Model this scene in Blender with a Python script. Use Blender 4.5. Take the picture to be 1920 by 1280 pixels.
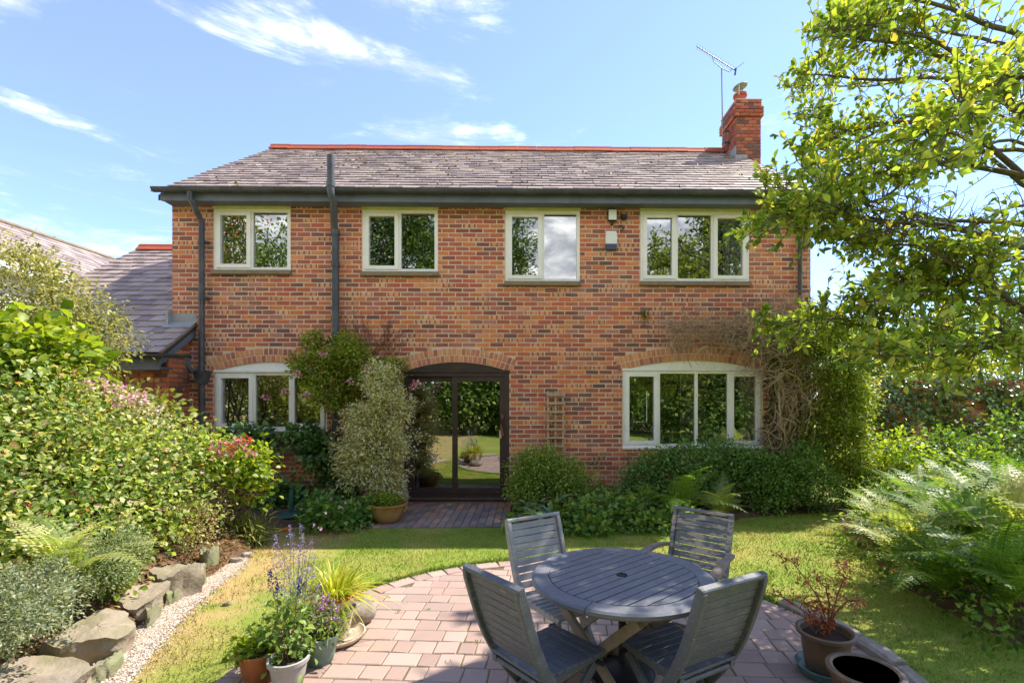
import bpy, math, random
import numpy as np
from mathutils import Matrix, Vector
for o in list(bpy.data.objects): bpy.data.objects.remove(o, do_unlink=True)
SC = bpy.context.scene
COL = SC.collection
rng = np.random.default_rng(11)
random.seed(5)
R = math.radians

# ------------------------------------------------------------------ camera
F, PX, PY = 907.0, 1004.0, 747.0          # focal length and principal point, in pixels of the 1920 x 1280 frame
CAM = np.array([0.0, -8.1, 1.74]); YAW = R(0.9)
cd = bpy.data.cameras.new('camera'); cam = bpy.data.objects.new('camera', cd); COL.objects.link(cam)
cam.location = CAM; cam.rotation_euler = (R(90), 0, -YAW)
cd.sensor_width = 36; cd.lens = F / 1920 * 36
cd.shift_x = -(PX - 960) / 1920; cd.shift_y = (PY - 640) / 1920
cd.clip_start = 0.05; cd.clip_end = 2000
SC.camera = cam

# ------------------------------------------------------------------ sun, sky, exposure
SUN = Vector((0.66, 0.40, 1.0)).normalized()
sl = bpy.data.lights.new('sun', 'SUN'); sl.energy = 2.1; sl.angle = R(0.6); sl.color = (1.0, 0.92, 0.80)
so = bpy.data.objects.new('sun', sl); COL.objects.link(so)
so.rotation_euler = (-SUN).to_track_quat('-Z', 'Y').to_euler(); so.location = (20, 12, 30)
W = bpy.data.worlds.new('World'); SC.world = W; W.use_nodes = True
wn = W.node_tree.nodes; wl = W.node_tree.links
bg = wn['Background']; bg.inputs[1].default_value = 0.097
sky = wn.new('ShaderNodeTexSky'); sky.sky_type = 'NISHITA'; sky.sun_disc = False
sky.sun_elevation = math.asin(SUN.z); sky.sun_rotation = math.atan2(SUN.x, SUN.y)
sky.air_density = 0.8; sky.dust_density = 0.05; sky.ozone_density = 7.0
def wnode(t, **kw):
    n = wn.new(t)
    for k, v in kw.items(): setattr(n, k, v)
    return n
tc = wnode('ShaderNodeTexCoord')
def wnoise(scale, loc, detail, rough, vscale, rot=(0, 0, 0)):
    m = wnode('ShaderNodeMapping'); m.inputs['Scale'].default_value = vscale; m.inputs['Location'].default_value = loc
    m.inputs['Rotation'].default_value = rot
    wl.new(tc.outputs['Generated'], m.inputs[0])
    n = wnode('ShaderNodeTexNoise'); n.inputs['Scale'].default_value = scale
    n.inputs['Detail'].default_value = detail; n.inputs['Roughness'].default_value = rough; n.inputs['Distortion'].default_value = 0.35
    wl.new(m.outputs[0], n.inputs['Vector']); return n
def wramp(src, a, b, lo=0.0, hi=1.0):
    r = wnode('ShaderNodeMapRange'); r.interpolation_type = 'SMOOTHSTEP'
    r.inputs[1].default_value = a; r.inputs[2].default_value = b; r.inputs[3].default_value = lo; r.inputs[4].default_value = hi
    wl.new(src, r.inputs[0]); return r
cir = wramp(wnoise(2.6, (10.2, 2.3, 1.08), 10, 0.66, (1.0, 1.0, 4.6), (0, R(8), R(13))).outputs[0], 0.54, 0.80, 0, 0.75)   # thin high cloud
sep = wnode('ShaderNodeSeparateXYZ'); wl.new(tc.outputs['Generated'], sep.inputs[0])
bank = wramp(sep.outputs[1], 0.55, -0.45, 0.0, 0.30)            # cloud the glass mirrors on the garden side, thickened to light the shaded facade
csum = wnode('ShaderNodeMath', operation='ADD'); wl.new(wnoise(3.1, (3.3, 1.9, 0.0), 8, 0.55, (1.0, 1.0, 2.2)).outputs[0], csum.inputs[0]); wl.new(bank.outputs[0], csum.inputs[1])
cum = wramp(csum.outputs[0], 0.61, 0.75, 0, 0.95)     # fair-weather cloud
low = wramp(sep.outputs[2], 0.34, 0.75, 1.0, 0.0)
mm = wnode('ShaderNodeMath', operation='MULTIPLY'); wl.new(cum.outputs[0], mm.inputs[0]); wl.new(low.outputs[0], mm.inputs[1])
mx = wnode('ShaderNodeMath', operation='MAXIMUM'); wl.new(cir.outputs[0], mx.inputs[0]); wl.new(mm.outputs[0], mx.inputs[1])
veil = wnode('ShaderNodeMixRGB'); veil.inputs[0].default_value = 0.12; veil.inputs[2].default_value = (3.6, 2.9, 2.7, 1); wl.new(sky.outputs[0], veil.inputs[1])     # a thin veil of high haze
shade = wramp(wnoise(9.0, (1.1, 4.0, 2.0), 6, 0.6, (1.0, 1.0, 1.6)).outputs[0], 0.42, 0.66)
ccol = wnode('ShaderNodeMixRGB'); ccol.inputs[1].default_value = (3.0, 3.1, 3.3, 1); ccol.inputs[2].default_value = (8.4, 8.2, 8.0, 1); wl.new(shade.outputs[0], ccol.inputs[0])
mix = wnode('ShaderNodeMixRGB'); wl.new(ccol.outputs[0], mix.inputs[2])
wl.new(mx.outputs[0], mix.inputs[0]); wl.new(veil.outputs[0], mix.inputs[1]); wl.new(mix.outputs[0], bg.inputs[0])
SC.view_settings.view_transform = 'Standard'; SC.view_settings.look = 'None'
SC.view_settings.gamma = 1.0; SC.view_settings.use_curve_mapping = False
SC.view_settings.exposure = 2.06
SC.render.engine = 'CYCLES'
SC.cycles.max_bounces = 6; SC.cycles.diffuse_bounces = 3; SC.cycles.glossy_bounces = 3; SC.cycles.transmission_bounces = 4
SC.cycles.transparent_max_bounces = 8; SC.cycles.use_denoising = True; SC.cycles.caustics_reflective = False; SC.cycles.caustics_refractive = False

# ------------------------------------------------------------------ places seen in the photograph -> points in the garden
fw = np.array([math.sin(YAW), math.cos(YAW), 0]); rt = np.array([math.cos(YAW), -math.sin(YAW), 0]); up = np.array([0, 0, 1.0])
def ray(px, py): return fw + rt * (px - PX) / F + up * (PY - py) / F
def at(px, py, Y): r = ray(px, py); return CAM + r * ((Y - CAM[1]) / r[1])
def gr(px, py, z=0.0): r = ray(px, py); return CAM + r * ((z - CAM[2]) / r[2])
def XZ(px, py, Y=0.0): p = at(px, py, Y); return p[0], p[2]

# ------------------------------------------------------------------ mesh helpers
def lin(c):
    if isinstance(c, str): c = [int(c[i:i + 2], 16) for i in (0, 2, 4)]
    return tuple(((v / 255) / 12.92 if v / 255 <= 0.04045 else ((v / 255 + 0.055) / 1.055) ** 2.4) for v in c)
def tag(o, label=None, cat=None, group=None, kind=None):
    if label: o['label'] = label
    if cat: o['category'] = cat
    if group: o['group'] = group
    if kind: o['kind'] = kind
    return o
def empty(name, loc=(0, 0, 0), rz=0.0):
    o = bpy.data.objects.new(name, None); COL.objects.link(o); o.location = loc; o.rotation_euler = (0, 0, rz)
    o.empty_display_size = 0.1; return o
def thing(name, label, cat, loc=(0, 0, 0), rz=0.0, group=None):
    return tag(empty(name, loc, rz), label, cat, group)
def link(name, me, parent=None, mat=None):
    o = bpy.data.objects.new(name, me); COL.objects.link(o)
    if mat and not me.materials: me.materials.append(mat)
    if parent: o.parent = parent
    return o
class MB:
    def __init__(s): s.v = []; s.f = []
    def add(s, vs, fs):
        b = len(s.v); s.v += [tuple(v) for v in vs]; s.f += [tuple(i + b for i in f) for f in fs]; return s
    def quad(s, a, b, c, d): return s.add([a, b, c, d], [(0, 1, 2, 3)])
    def box(s, lo, hi, M=None, c=0.0):
        x0, y0, z0 = lo; x1, y1, z1 = hi
        if c > 0:
            vs = []; 
            for (z, i) in ((z0, c), (z0 + c, 0), (z1 - c, 0), (z1, c)):
                vs += [(x0 + i, y0 + i, z), (x1 - i, y0 + i, z), (x1 - i, y1 - i, z), (x0 + i, y1 - i, z)]
            fs = [(3, 2, 1, 0), (12, 13, 14, 15)]
            for k in range(3):
                for j in range(4): fs.append((4 * k + j, 4 * k + (j + 1) % 4, 4 * k + 4 + (j + 1) % 4, 4 * k + 4 + j))
        else:
            vs = [(x0, y0, z0), (x1, y0, z0), (x1, y1, z0), (x0, y1, z0), (x0, y0, z1), (x1, y0, z1), (x1, y1, z1), (x0, y1, z1)]
            fs = [(3, 2, 1, 0), (4, 5, 6, 7), (0, 1, 5, 4), (1, 2, 6, 5), (2, 3, 7, 6), (3, 0, 4, 7)]
        if M is not None: vs = [M @ Vector(v) for v in vs]
        return s.add(vs, fs)
    def bar(s, a, b, w, h, upv=(0, 0, 1), c=0.0):            # a beam from a to b, w across, h along up
        a = Vector(a); b = Vector(b); d = (b - a); L = d.length; d.normalize()
        u = Vector(upv); x = d.cross(u)
        if x.length < 1e-4: x = d.cross(Vector((1, 0, 0)))
        x.normalize(); u = x.cross(d)
        M = Matrix(((x.x, d.x, u.x, a.x), (x.y, d.y, u.y, a.y), (x.z, d.z, u.z, a.z), (0, 0, 0, 1)))
        return s.box((-w / 2, 0, -h / 2), (w / 2, L, h / 2), M, c)
    def tube(s, pts, rad, n=8, cap=True):
        pts = [Vector(p) for p in pts]; m = len(pts)
        if not hasattr(rad, '__len__'): rad = [rad] * m
        rings = []; ref = Vector((0.13, 0.21, 0.97))
        for i, p in enumerate(pts):
            d = (pts[min(i + 1, m - 1)] - pts[max(i - 1, 0)])
            d = d.normalized() if d.length > 1e-9 else Vector((0, 0, 1))
            x = d.cross(ref)
            if x.length < 0.05: x = d.cross(Vector((1, 0, 0)))
            x.normalize(); y = d.cross(x); ref = y.cross(d) * -1 if False else ref
            rings.append([p + (x * math.cos(2 * math.pi * k / n) + y * math.sin(2 * math.pi * k / n)) * rad[i] for k in range(n)])
        vs = [v for r in rings for v in r]; fs = []
        for i in range(m - 1):
            for k in range(n): fs.append((i * n + k, i * n + (k + 1) % n, (i + 1) * n + (k + 1) % n, (i + 1) * n + k))
        if cap: fs.append(tuple(range(n))[::-1]); fs.append(tuple((m - 1) * n + k for k in range(n)))
        return s.add(vs, fs)
    def lathe(s, prof, n=32, at=(0, 0, 0), wob=0.0):
        vs = []; fs = []; m = len(prof)
        for (r, z) in prof:
            for k in range(n):
                a = 2 * math.pi * k / n; rr = r * (1 + wob * math.sin(3 * a + z * 9))
                vs.append((at[0] + rr * math.cos(a), at[1] + rr * math.sin(a), at[2] + z))
        for i in range(m - 1):
            for k in range(n): fs.append((i * n + k, i * n + (k + 1) % n, (i + 1) * n + (k + 1) % n, (i + 1) * n + k))
        if prof[0][0] > 1e-6: fs.append(tuple(range(n))[::-1])
        if prof[-1][0] > 1e-6: fs.append(tuple((m - 1) * n + k for k in range(n)))
        return s.add(vs, fs)
    def prism(s, poly, depth, M):                            # poly in local xy, extruded along local z from 0 to depth
        n = len(poly); vs = [M @ Vector((x, y, 0)) for x, y in poly] + [M @ Vector((x, y, depth)) for x, y in poly]
        fs = [tuple(range(n))[::-1], tuple(range(n, 2 * n))] + [(i, (i + 1) % n, n + (i + 1) % n, n + i) for i in range(n)]
        return s.add(vs, fs)
    def mesh(s, name, mat=None, smooth=False, angle=None):
        me = bpy.data.meshes.new(name); me.from_pydata(s.v, [], s.f); me.update()
        if mat: me.materials.append(mat)
        if smooth:
            me.polygons.foreach_set('use_smooth', [True] * len(me.polygons))
            if angle: me.set_sharp_from_angle(angle=R(angle))
        return me
    def build(s, name, mat, parent=None, smooth=False, angle=35):
        return link(name, s.mesh(name, mat, smooth, angle), parent)
MX = Matrix(((1, 0, 0, 0), (0, 0, -1, 0), (0, 1, 0, 0), (0, 0, 0, 1)))     # local x,y,z -> world X, Z, -Y (a face that looks at the garden)
def basis(x, y, z, o):
    return Matrix(((x[0], y[0], z[0], o[0]), (x[1], y[1], z[1], o[1]), (x[2], y[2], z[2], o[2]), (0, 0, 0, 1)))

class Pieces:
    """bricks, slates, pavers: chamfered blocks. The n best ones become objects of their own, the others one joined mesh."""
    def __init__(s, jitter=0.002, chamfer=0.004): s.items = []; s.j = jitter; s.c = chamfer; s.cache = {}
    def add(s, M, size, col, key=0.0): s.items.append((M, tuple(size), col, key))
    def block(s, size, seed):
        rd = random.Random(seed); x, y, h = size; c = min(s.c, x * .3, y * .3); j = s.j
        q = lambda: rd.uniform(-j, j)
        b = [(q(), q()), (x + q(), q()), (x + q(), y + q()), (q(), y + q())]
        ins = [(c, c), (-c, c), (-c, -c), (c, -c)]
        vs = [(px, py, 0) for px, py in b] + [(px, py, h - c + q() * .4) for px, py in b]
        vs += [(b[k][0] + ins[k][0], b[k][1] + ins[k][1], h + q() * .5) for k in range(4)]
        fs = []
        for k in range(2):
            for i in range(4): fs.append((4 * k + i, 4 * k + (i + 1) % 4, 4 * k + 4 + (i + 1) % 4, 4 * k + 4 + i))
        fs.append((8, 9, 10, 11)); return vs, fs
    def finish(s, name, rest_name, mat, parent, n=300):
        items = sorted(s.items, key=lambda t: t[3]); solo = items[:n]; rest = items[n:]
        for i, (M, size, col, k) in enumerate(solo):
            q = tuple(round(v / 0.005) * 0.005 if v > .02 else v for v in size); kk = (q, i % 4)
            if kk not in s.cache:
                vs, fs = s.block(q, hash(kk) & 0xffff); me = bpy.data.meshes.new(name); me.from_pydata(vs, [], fs)
                me.materials.append(mat); uv = me.uv_layers.new(name='uv')
                for l in me.loops: v = vs[l.vertex_index]; uv.data[l.index].uv = (v[0] / q[0], v[1] / q[1])
                ca = me.color_attributes.new('col', 'FLOAT_COLOR', 'POINT'); ca.data.foreach_set('color', [1.0] * (4 * len(vs)))
                me.update(); s.cache[kk] = me
            o = link(name, s.cache[kk], parent); o.matrix_local = M; o.color = col
        if rest:
            V = []; Fs = []; C = []; U = []
            for i, (M, size, col, k) in enumerate(rest):
                vs, fs = s.block(size, i); b = len(V)
                V += [tuple(M @ Vector(v)) for v in vs]; C += list(col) * len(vs)
                for f in fs:
                    Fs.append(tuple(x + b for x in f))
                    for x in f: U += [vs[x][0] / size[0], vs[x][1] / size[1]]
            me = bpy.data.meshes.new(rest_name); me.from_pydata(V, [], Fs); me.materials.append(mat)
            uv = me.uv_layers.new(name='uv'); uv.data.foreach_set('uv', U)
            ca = me.color_attributes.new('col', 'FLOAT_COLOR', 'POINT'); ca.data.foreach_set('color', C); me.update()
            o = link(rest_name, me, parent); tag(o, kind='stuff')

# leaves: template rows are (across, along, lift); triangles
T2 = (np.array([(0, 0, 0), (-.5, .45, .10), (0, 1, -.05), (.5, .45, .10)]), [(0, 3, 2), (0, 2, 1)])
T6 = (np.array([(0, 0, 0), (-.36, .28, .08), (-.5, .62, .07), (0, 1, -.12), (.5, .62, .07), (.36, .28, .08), (0, .5, 0)]),
      [(0, 5, 6), (5, 4, 6), (4, 3, 6), (3, 2, 6), (2, 1, 6), (1, 0, 6)])
TB = (np.array([(-.5, 0, 0), (.5, 0, 0), (.38, .5, .05), (-.38, .5, .05), (0, 1, -.12)]), [(0, 1, 2), (0, 2, 3), (3, 2, 4)])     # a blade
TL = (np.array([(0, .0, 0), (-.42, -.06, .04), (-.5, .32, .1), (-.22, .5, .05), (0, 1, -.1), (.22, .5, .05), (.5, .32, .1), (.42, -.06, .04)]),
      [(0, 7, 6), (0, 6, 5), (0, 5, 4), (0, 4, 3), (0, 3, 2), (0, 2, 1)])                                                # a lobed leaf
def nrm(a): return a / np.maximum(np.linalg.norm(a, axis=-1, keepdims=True), 1e-9)
def leaf_frames(P, D, U):
    D = nrm(D); S = np.cross(D, U); bad = np.linalg.norm(S, axis=1) < 1e-3; S[bad] = np.cross(D[bad], (1., .2, .1)); S = nrm(S); N = np.cross(S, D)
    return D, S, N
def palette(pal, n, jit=0.16):
    w = np.array([p[1] for p in pal], float); w /= w.sum(); c = np.array([lin(p[0]) for p in pal])
    c = np.where((c[:, 1] > c[:, 0] * .98)[:, None], c * (1.13, .97, .82), c); k = rng.choice(len(pal), n, p=w); out = c[k] * (1 + rng.normal(0, jit, (n, 1))); return np.clip(out, 0.003, 0.95)
def leaves(name, P, D, U, L, Wd, pal, mat, parent=None, T=T2, cols=None, solo=0, kind=None):
    P = np.asarray(P, float); n = len(P); D, S, N = leaf_frames(P, np.asarray(D, float), np.asarray(U, float))
    L = np.broadcast_to(np.asarray(L, float), (n,)); Wd = np.broadcast_to(np.asarray(Wd, float), (n,))
    if cols is None: cols = palette(pal, n)
    if solo:
        dist = np.linalg.norm(P - CAM, axis=1); pxs = L / dist
        q = (P - CAM); dep = q @ fw; xx = PX + F * (q @ rt) / np.maximum(dep, .1); yy = PY - F * q[:, 2] / np.maximum(dep, .1)
        vis = (dep > .5) & (xx > 10) & (xx < 1910) & (yy > 10) & (yy < 1270)
        order = np.argsort(-np.where(vis, pxs, 0)); sel = order[:solo]; keep = np.ones(n, bool); keep[sel] = False
        me = bpy.data.meshes.new('leaf'); tv = T[0].copy(); me.from_pydata([tuple(v) for v in tv], [], T[1]); me.materials.append(mat)
        ca = me.color_attributes.new('col', 'FLOAT_COLOR', 'POINT'); ca.data.foreach_set('color', [1.0] * (4 * len(tv)))
        inv = parent.matrix_basis.inverted() if parent else Matrix()
        for i in sel:
            o = link('leaf', me, parent); o.color = (*cols[i], 1)
            o.matrix_local = inv @ basis(S[i] * Wd[i], D[i] * L[i], N[i] * L[i], P[i])
        P, D, S, N, L, Wd, cols = P[keep], D[keep], S[keep], N[keep], L[keep], Wd[keep], cols[keep]; n = len(P)
    tv, tf = T; m = len(tv)
    V = P[:, None] + tv[None, :, 0, None] * (S * Wd[:, None])[:, None] + tv[None, :, 1, None] * (D * L[:, None])[:, None] + tv[None, :, 2, None] * (N * L[:, None])[:, None]
    if parent: V = V - np.array(parent.location)
    tf = np.array(tf); Fc = (tf[None] + (np.arange(n) * m)[:, None, None]).reshape(-1)
    me = bpy.data.meshes.new(name); me.vertices.add(n * m); me.vertices.foreach_set('co', V.reshape(-1))
    nf = n * len(tf); me.loops.add(nf * 3); me.loops.foreach_set('vertex_index', Fc)
    me.polygons.add(nf); me.polygons.foreach_set('loop_start', np.arange(nf) * 3); me.polygons.foreach_set('loop_total', np.full(nf, 3))
    ca = me.color_attributes.new('col', 'FLOAT_COLOR', 'POINT')
    cc = np.ones((n, m, 4)); cc[:, :, :3] = cols[:, None]; ca.data.foreach_set('color', cc.reshape(-1))
    me.update(calc_edges=True); me.validate()
    o = link(name, me, parent, mat)
    if kind or solo: tag(o, kind='stuff')
    return o

# ------------------------------------------------------------------ materials
def mat_new(name):
    m = bpy.data.materials.new(name); m.use_nodes = True; nt = m.node_tree; b = nt.nodes['Principled BSDF']; return m, nt, b
class NT:
    def __init__(s, nt): s.nt = nt
    def n(s, t, **kw):
        x = s.nt.nodes.new(t)
        for k, v in kw.items():
            if k in x.inputs.keys(): x.inputs[k].default_value = v
            else: setattr(x, k, v)
        return x
    def l(s, a, b): s.nt.links.new(a, b)
    def coord(s, kind='Object', scale=(1, 1, 1)):
        c = s.n('ShaderNodeTexCoord'); m = s.n('ShaderNodeMapping'); m.inputs['Scale'].default_value = scale; s.l(c.outputs[kind], m.inputs[0]); return m.outputs[0]
    def wpos(s, scale=(1, 1, 1)):
        c = s.n('ShaderNodeNewGeometry'); m = s.n('ShaderNodeMapping'); m.inputs['Scale'].default_value = scale; s.l(c.outputs['Position'], m.inputs[0]); return m.outputs[0]
    def noise(s, vec, scale, detail=4, rough=.55, dist=0.0):
        x = s.n('ShaderNodeTexNoise', Scale=scale, Detail=detail, Roughness=rough, Distortion=dist); s.l(vec, x.inputs['Vector']); return x.outputs[0]
    def rng(s, v, a, b, lo=0.0, hi=1.0):
        x = s.n('ShaderNodeMapRange'); x.inputs[1].default_value = a; x.inputs[2].default_value = b; x.inputs[3].default_value = lo; x.inputs[4].default_value = hi; s.l(v, x.inputs[0]); return x.outputs[0]
    def mix(s, f, a, b, mode='MIX'):
        x = s.n('ShaderNodeMixRGB', blend_type=mode)
        for i, v in ((0, f), (1, a), (2, b)):
            if isinstance(v, (int, float)): x.inputs[i].default_value = v
            elif isinstance(v, tuple): x.inputs[i].default_value = (*v[:3], 1)
            else: s.l(v, x.inputs[i])
        return x.outputs[0]
    def math(s, op, a, b=0.0):
        x = s.n('ShaderNodeMath', operation=op)
        for i, v in ((0, a), (1, b)):
            if isinstance(v, (int, float)): x.inputs[i].default_value = v
            else: s.l(v, x.inputs[i])
        return x.outputs[0]
    def bump(s, h, b, strength=.4, dist=.01):
        x = s.n('ShaderNodeBump', Strength=strength, Distance=dist); s.l(h, x.inputs['Height']); s.l(x.outputs[0], b.inputs['Normal'])
    def piececol(s):
        a = s.n('ShaderNodeAttribute', attribute_name='col'); o = s.n('ShaderNodeObjectInfo')
        return s.mix(1.0, a.outputs['Color'], o.outputs['Color'], 'MULTIPLY'), s.math('MULTIPLY', a.outputs['Alpha'], o.outputs['Alpha'])
def simple(name, col, rough=.6, var=.12, scale=8, col2=None, amt=.5, bump=.15, spec=.3, metal=0.0, vscale=(1, 1, 1), lo=.45, hi=.62):
    m, nt, b = mat_new(name); t = NT(nt); p = t.wpos(vscale)
    c1 = lin(col); base = t.mix(t.noise(p, scale, 6), tuple(v * (1 - var) for v in c1), tuple(min(1, v * (1 + var)) for v in c1))
    if col2: base = t.mix(t.math('MULTIPLY', t.rng(t.noise(p, scale * .6, 7, .65), lo, hi), amt), base, lin(col2))
    t.l(base, b.inputs['Base Color']); b.inputs['Roughness'].default_value = rough; b.inputs['Specular IOR Level'].default_value = spec; b.inputs['Metallic'].default_value = metal
    if bump: t.bump(t.noise(p, scale * 4, 5), b, bump, .01)
    return m
def brick_mat():
    m, nt, b = mat_new('brick'); t = NT(nt); c, al = t.piececol(); p = t.wpos()
    uv = t.n('ShaderNodeUVMap', uv_map='uv'); sp = t.n('ShaderNodeSeparateXYZ'); t.l(uv.outputs[0], sp.inputs[0])
    wob = t.math('MULTIPLY', t.math('SUBTRACT', t.noise(p, 14, 2), .5), 2.2)
    st = t.math('SINE', t.math('ADD', t.math('MULTIPLY', sp.outputs[0], 15.0), wob))
    st = t.math('MULTIPLY', t.rng(st, .35, .65), al)
    dark = t.mix(.8, c, lin('5a4038'))
    c = t.mix(st, c, dark)
    c = t.mix(t.rng(t.noise(p, 45, 5, .7), .35, .7, 0, .22), c, lin('7b5648'))
    c = t.mix(t.rng(t.noise(p, 1.1, 4), .5, .75, 0, .22), c, lin('cc8464'))
    c = t.mix(t.rng(t.noise(t.wpos((5, 5, .45)), 1.6, 5, .6), .54, .74, 0, .38), c, lin('6e5046'))     # rain streaks
    c = t.mix(t.rng(t.noise(p, .7, 5, .6), .55, .72, 0, .22), c, lin('d8b49c'))
    c = t.mix(t.rng(t.noise(p, 90, 3), .62, .8, 0, .35), c, lin('d9b090'))
    t.l(c, b.inputs['Base Color']); b.inputs['Roughness'].default_value = .88; b.inputs['Specular IOR Level'].default_value = .2
    t.bump(t.noise(p, 70, 5, .65), b, .6, .006); return m
def slate_mat():
    m, nt, b = mat_new('slate'); t = NT(nt); c, al = t.piececol(); p = t.wpos()
    c = t.mix(t.rng(t.noise(p, 6, 6, .7), .4, .7, 0, .45), c, lin('a3949a'))
    c = t.mix(t.rng(t.noise(p, 30, 4, .7), .6, .75, 0, .5), c, lin('6b5f60'))
    c = t.mix(t.rng(t.noise(p, 13, 5, .7), .66, .74, 0, .6), c, lin('a08660'))
    t.l(c, b.inputs['Base Color']); b.inputs['Roughness'].default_value = .55; b.inputs['Specular IOR Level'].default_value = .45
    t.bump(t.noise(t.wpos((1, 1, 1)), 50, 4), b, .4, .005); return m
def paver_mat():
    m, nt, b = mat_new('paver'); t = NT(nt); c, al = t.piececol(); p = t.wpos()
    c = t.mix(t.rng(t.noise(p, 130, 3, .8), .5, .7, 0, .3), c, lin('cdbbae'))
    c = t.mix(t.rng(t.noise(p, 160, 3, .8), .58, .72, 0, .5), c, lin('7d6c63'))
    c = t.mix(t.rng(t.noise(p, 2.3, 5, .65), .52, .72, 0, .55), c, lin('94877e'))
    t.l(c, b.inputs['Base Color']); b.inputs['Roughness'].default_value = .9; t.bump(t.noise(p, 140, 4, .7), b, .7, .005); return m
def leaf_mat(name, trans=.42, rough=.45, spec=.35, tint=(1.25, 1.2, .55)):
    m, nt, b = mat_new(name); t = NT(nt); c, al = t.piececol(); p = t.wpos()
    c = t.mix(t.rng(t.noise(p, 25, 3), .3, .7, 0, .25), c, t.mix(1.0, c, (.7, .75, .6), 'MULTIPLY'))
    t.l(c, b.inputs['Base Color']); b.inputs['Roughness'].default_value = rough; b.inputs['Specular IOR Level'].default_value = spec
    tr = t.n('ShaderNodeBsdfTranslucent'); t.l(t.mix(1.0, c, tint, 'MULTIPLY'), tr.inputs[0])
    ms = t.n('ShaderNodeMixShader'); ms.inputs[0].default_value = trans; t.l(b.outputs[0], ms.inputs[1]); t.l(tr.outputs[0], ms.inputs[2])
    t.l(ms.outputs[0], nt.nodes['Material Output'].inputs['Surface']); return m
def glass_mat():
    m, nt, b = mat_new('glass'); t = NT(nt); nt.nodes.remove(b)
    g = t.n('ShaderNodeBsdfGlossy'); g.inputs['Roughness'].default_value = 0.0; g.inputs[0].default_value = (.93, .96, .97, 1)
    tr = t.n('ShaderNodeBsdfTransparent'); tr.inputs[0].default_value = (.78, .84, .82, 1)
    fr = t.n('ShaderNodeFresnel', IOR=1.5); f = t.rng(fr.outputs[0], 0.0, 1.0, .33, 1.0)
    w = t.n('ShaderNodeBump', Strength=.02, Distance=.01); t.l(t.noise(t.wpos(), 1.6, 2), w.inputs['Height']); t.l(w.outputs[0], g.inputs['Normal'])
    ms = t.n('ShaderNodeMixShader'); t.l(f, ms.inputs[0]); t.l(tr.outputs[0], ms.inputs[1]); t.l(g.outputs[0], ms.inputs[2])
    t.l(ms.outputs[0], nt.nodes['Material Output'].inputs['Surface']); return m
def lawn_mat(name, attr=False):
    m, nt, b = mat_new(name); t = NT(nt); p = t.wpos()
    g = t.mix(t.noise(p, 5, 6, .6), lin('7a9038'), lin('9aa948'))
    dry = t.rng(t.noise(p, .95, 6, .6), .46, .66, 0, .7)
    c = t.mix(dry, g, lin('b9a961')); c = t.mix(t.rng(t.noise(p, 2.4, 6, .7), .56, .70, 0, .4), c, lin('c4a877'))
    sx = t.n('ShaderNodeSeparateXYZ'); t.l(t.wpos(), sx.inputs[0])
    edge = t.math('MULTIPLY', t.rng(sx.outputs[0], -2.1, -2.6, 0, .85), t.rng(t.noise(p, 3.2, 5), .32, .56))     # worn, dry turf beside the gravel
    c = t.mix(edge, c, lin('c9a878'))
    c = t.mix(t.rng(t.noise(p, 60, 4, .7), .35, .75, 0, .5), c, t.mix(1.0, c, (.62, .68, .5), 'MULTIPLY'))
    if attr: a = t.n('ShaderNodeAttribute', attribute_name='col'); c = t.mix(1.0, c, a.outputs['Color'], 'MULTIPLY')
    t.l(c, b.inputs['Base Color']); b.inputs['Roughness'].default_value = .85; b.inputs['Specular IOR Level'].default_value = .15
    t.bump(t.noise(p, 90, 4, .7), b, .8, .02); return m
def grey_wood(name, col, peel=0.0, amt=.8):
    m, nt, b = mat_new(name); t = NT(nt); p = t.coord('Object', (5, 5, 5)); pw = t.wpos()
    c = t.mix(t.noise(pw, 7, 6, .65), tuple(v * .8 for v in lin(col)), tuple(v * 1.2 for v in lin(col)))
    c = t.mix(t.rng(t.noise(t.wpos((14, 14, 60)), 3, 4), .5, .75, 0, .32), c, lin('8c8e93'))
    c = t.mix(t.rng(t.noise(pw, 2.6, 6, .7), .52, .66, 0, .2), c, lin('9a9894'))
    c = t.mix(t.rng(t.noise(pw, 60, 3), .66, .75, 0, .5), c, lin('b9b8b4'))
    if peel: c = t.mix(t.math('MULTIPLY', t.rng(t.noise(t.wpos((5, 5, 22)), 1.5, 7, .7), .60 - peel * .1, .63 - peel * .1), amt), c, lin('b5a493'))
    t.l(c, b.inputs['Base Color']); b.inputs['Roughness'].default_value = .5; b.inputs['Specular IOR Level'].default_value = .35
    t.bump(t.noise(t.wpos((30, 30, 30)), 3, 4), b, .12, .004); return m
M = {}
M['brick'] = brick_mat(); M['slate'] = slate_mat(); M['paver'] = paver_mat(); M['glass'] = glass_mat()
M['mortar'] = simple('mortar', 'dcc0a6', .95, .12, 20, 'c9ab90', .5)
M['mortar_dark'] = simple('mortar_dark', 'a58872', .95, .15, 20)
M['underlay'] = simple('underlay', '4a4446', .9)
M['ridge'] = simple('ridge_clay', 'b0563c', .8, .2, 9, '8a5a48', .6)
M['white'] = simple('window_paint', 'f3f1ea', .45, .03, 5, 'd9d4c6', .3, .05)
M['head_paint'] = simple('mossy_paint', 'cfcf92', .6, .08, 6, 'b4b860', .6, .05)
M['sill'] = simple('stone_sill', '8d7d68', .9, .15, 12, '6c6250', .5)
M['brown'] = simple('dark_timber', '3d2f2b', .45, .15, 10, '52403a', .5, .08, .4)
M['black'] = simple('rainwater_plastic', '44484f', .42, .12, 6, '686c70', .45, .05, .4)
M['fascia'] = simple('fascia_paint', '6c7485', .5, .1, 5, '525a68', .5, .08)
M['lead'] = simple('lead', '9a9fa2', .5, .1, 10, '7a7f82', .5)
M['interior'] = simple('interior_plaster', '8a8275', .9, .05, 3)
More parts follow.
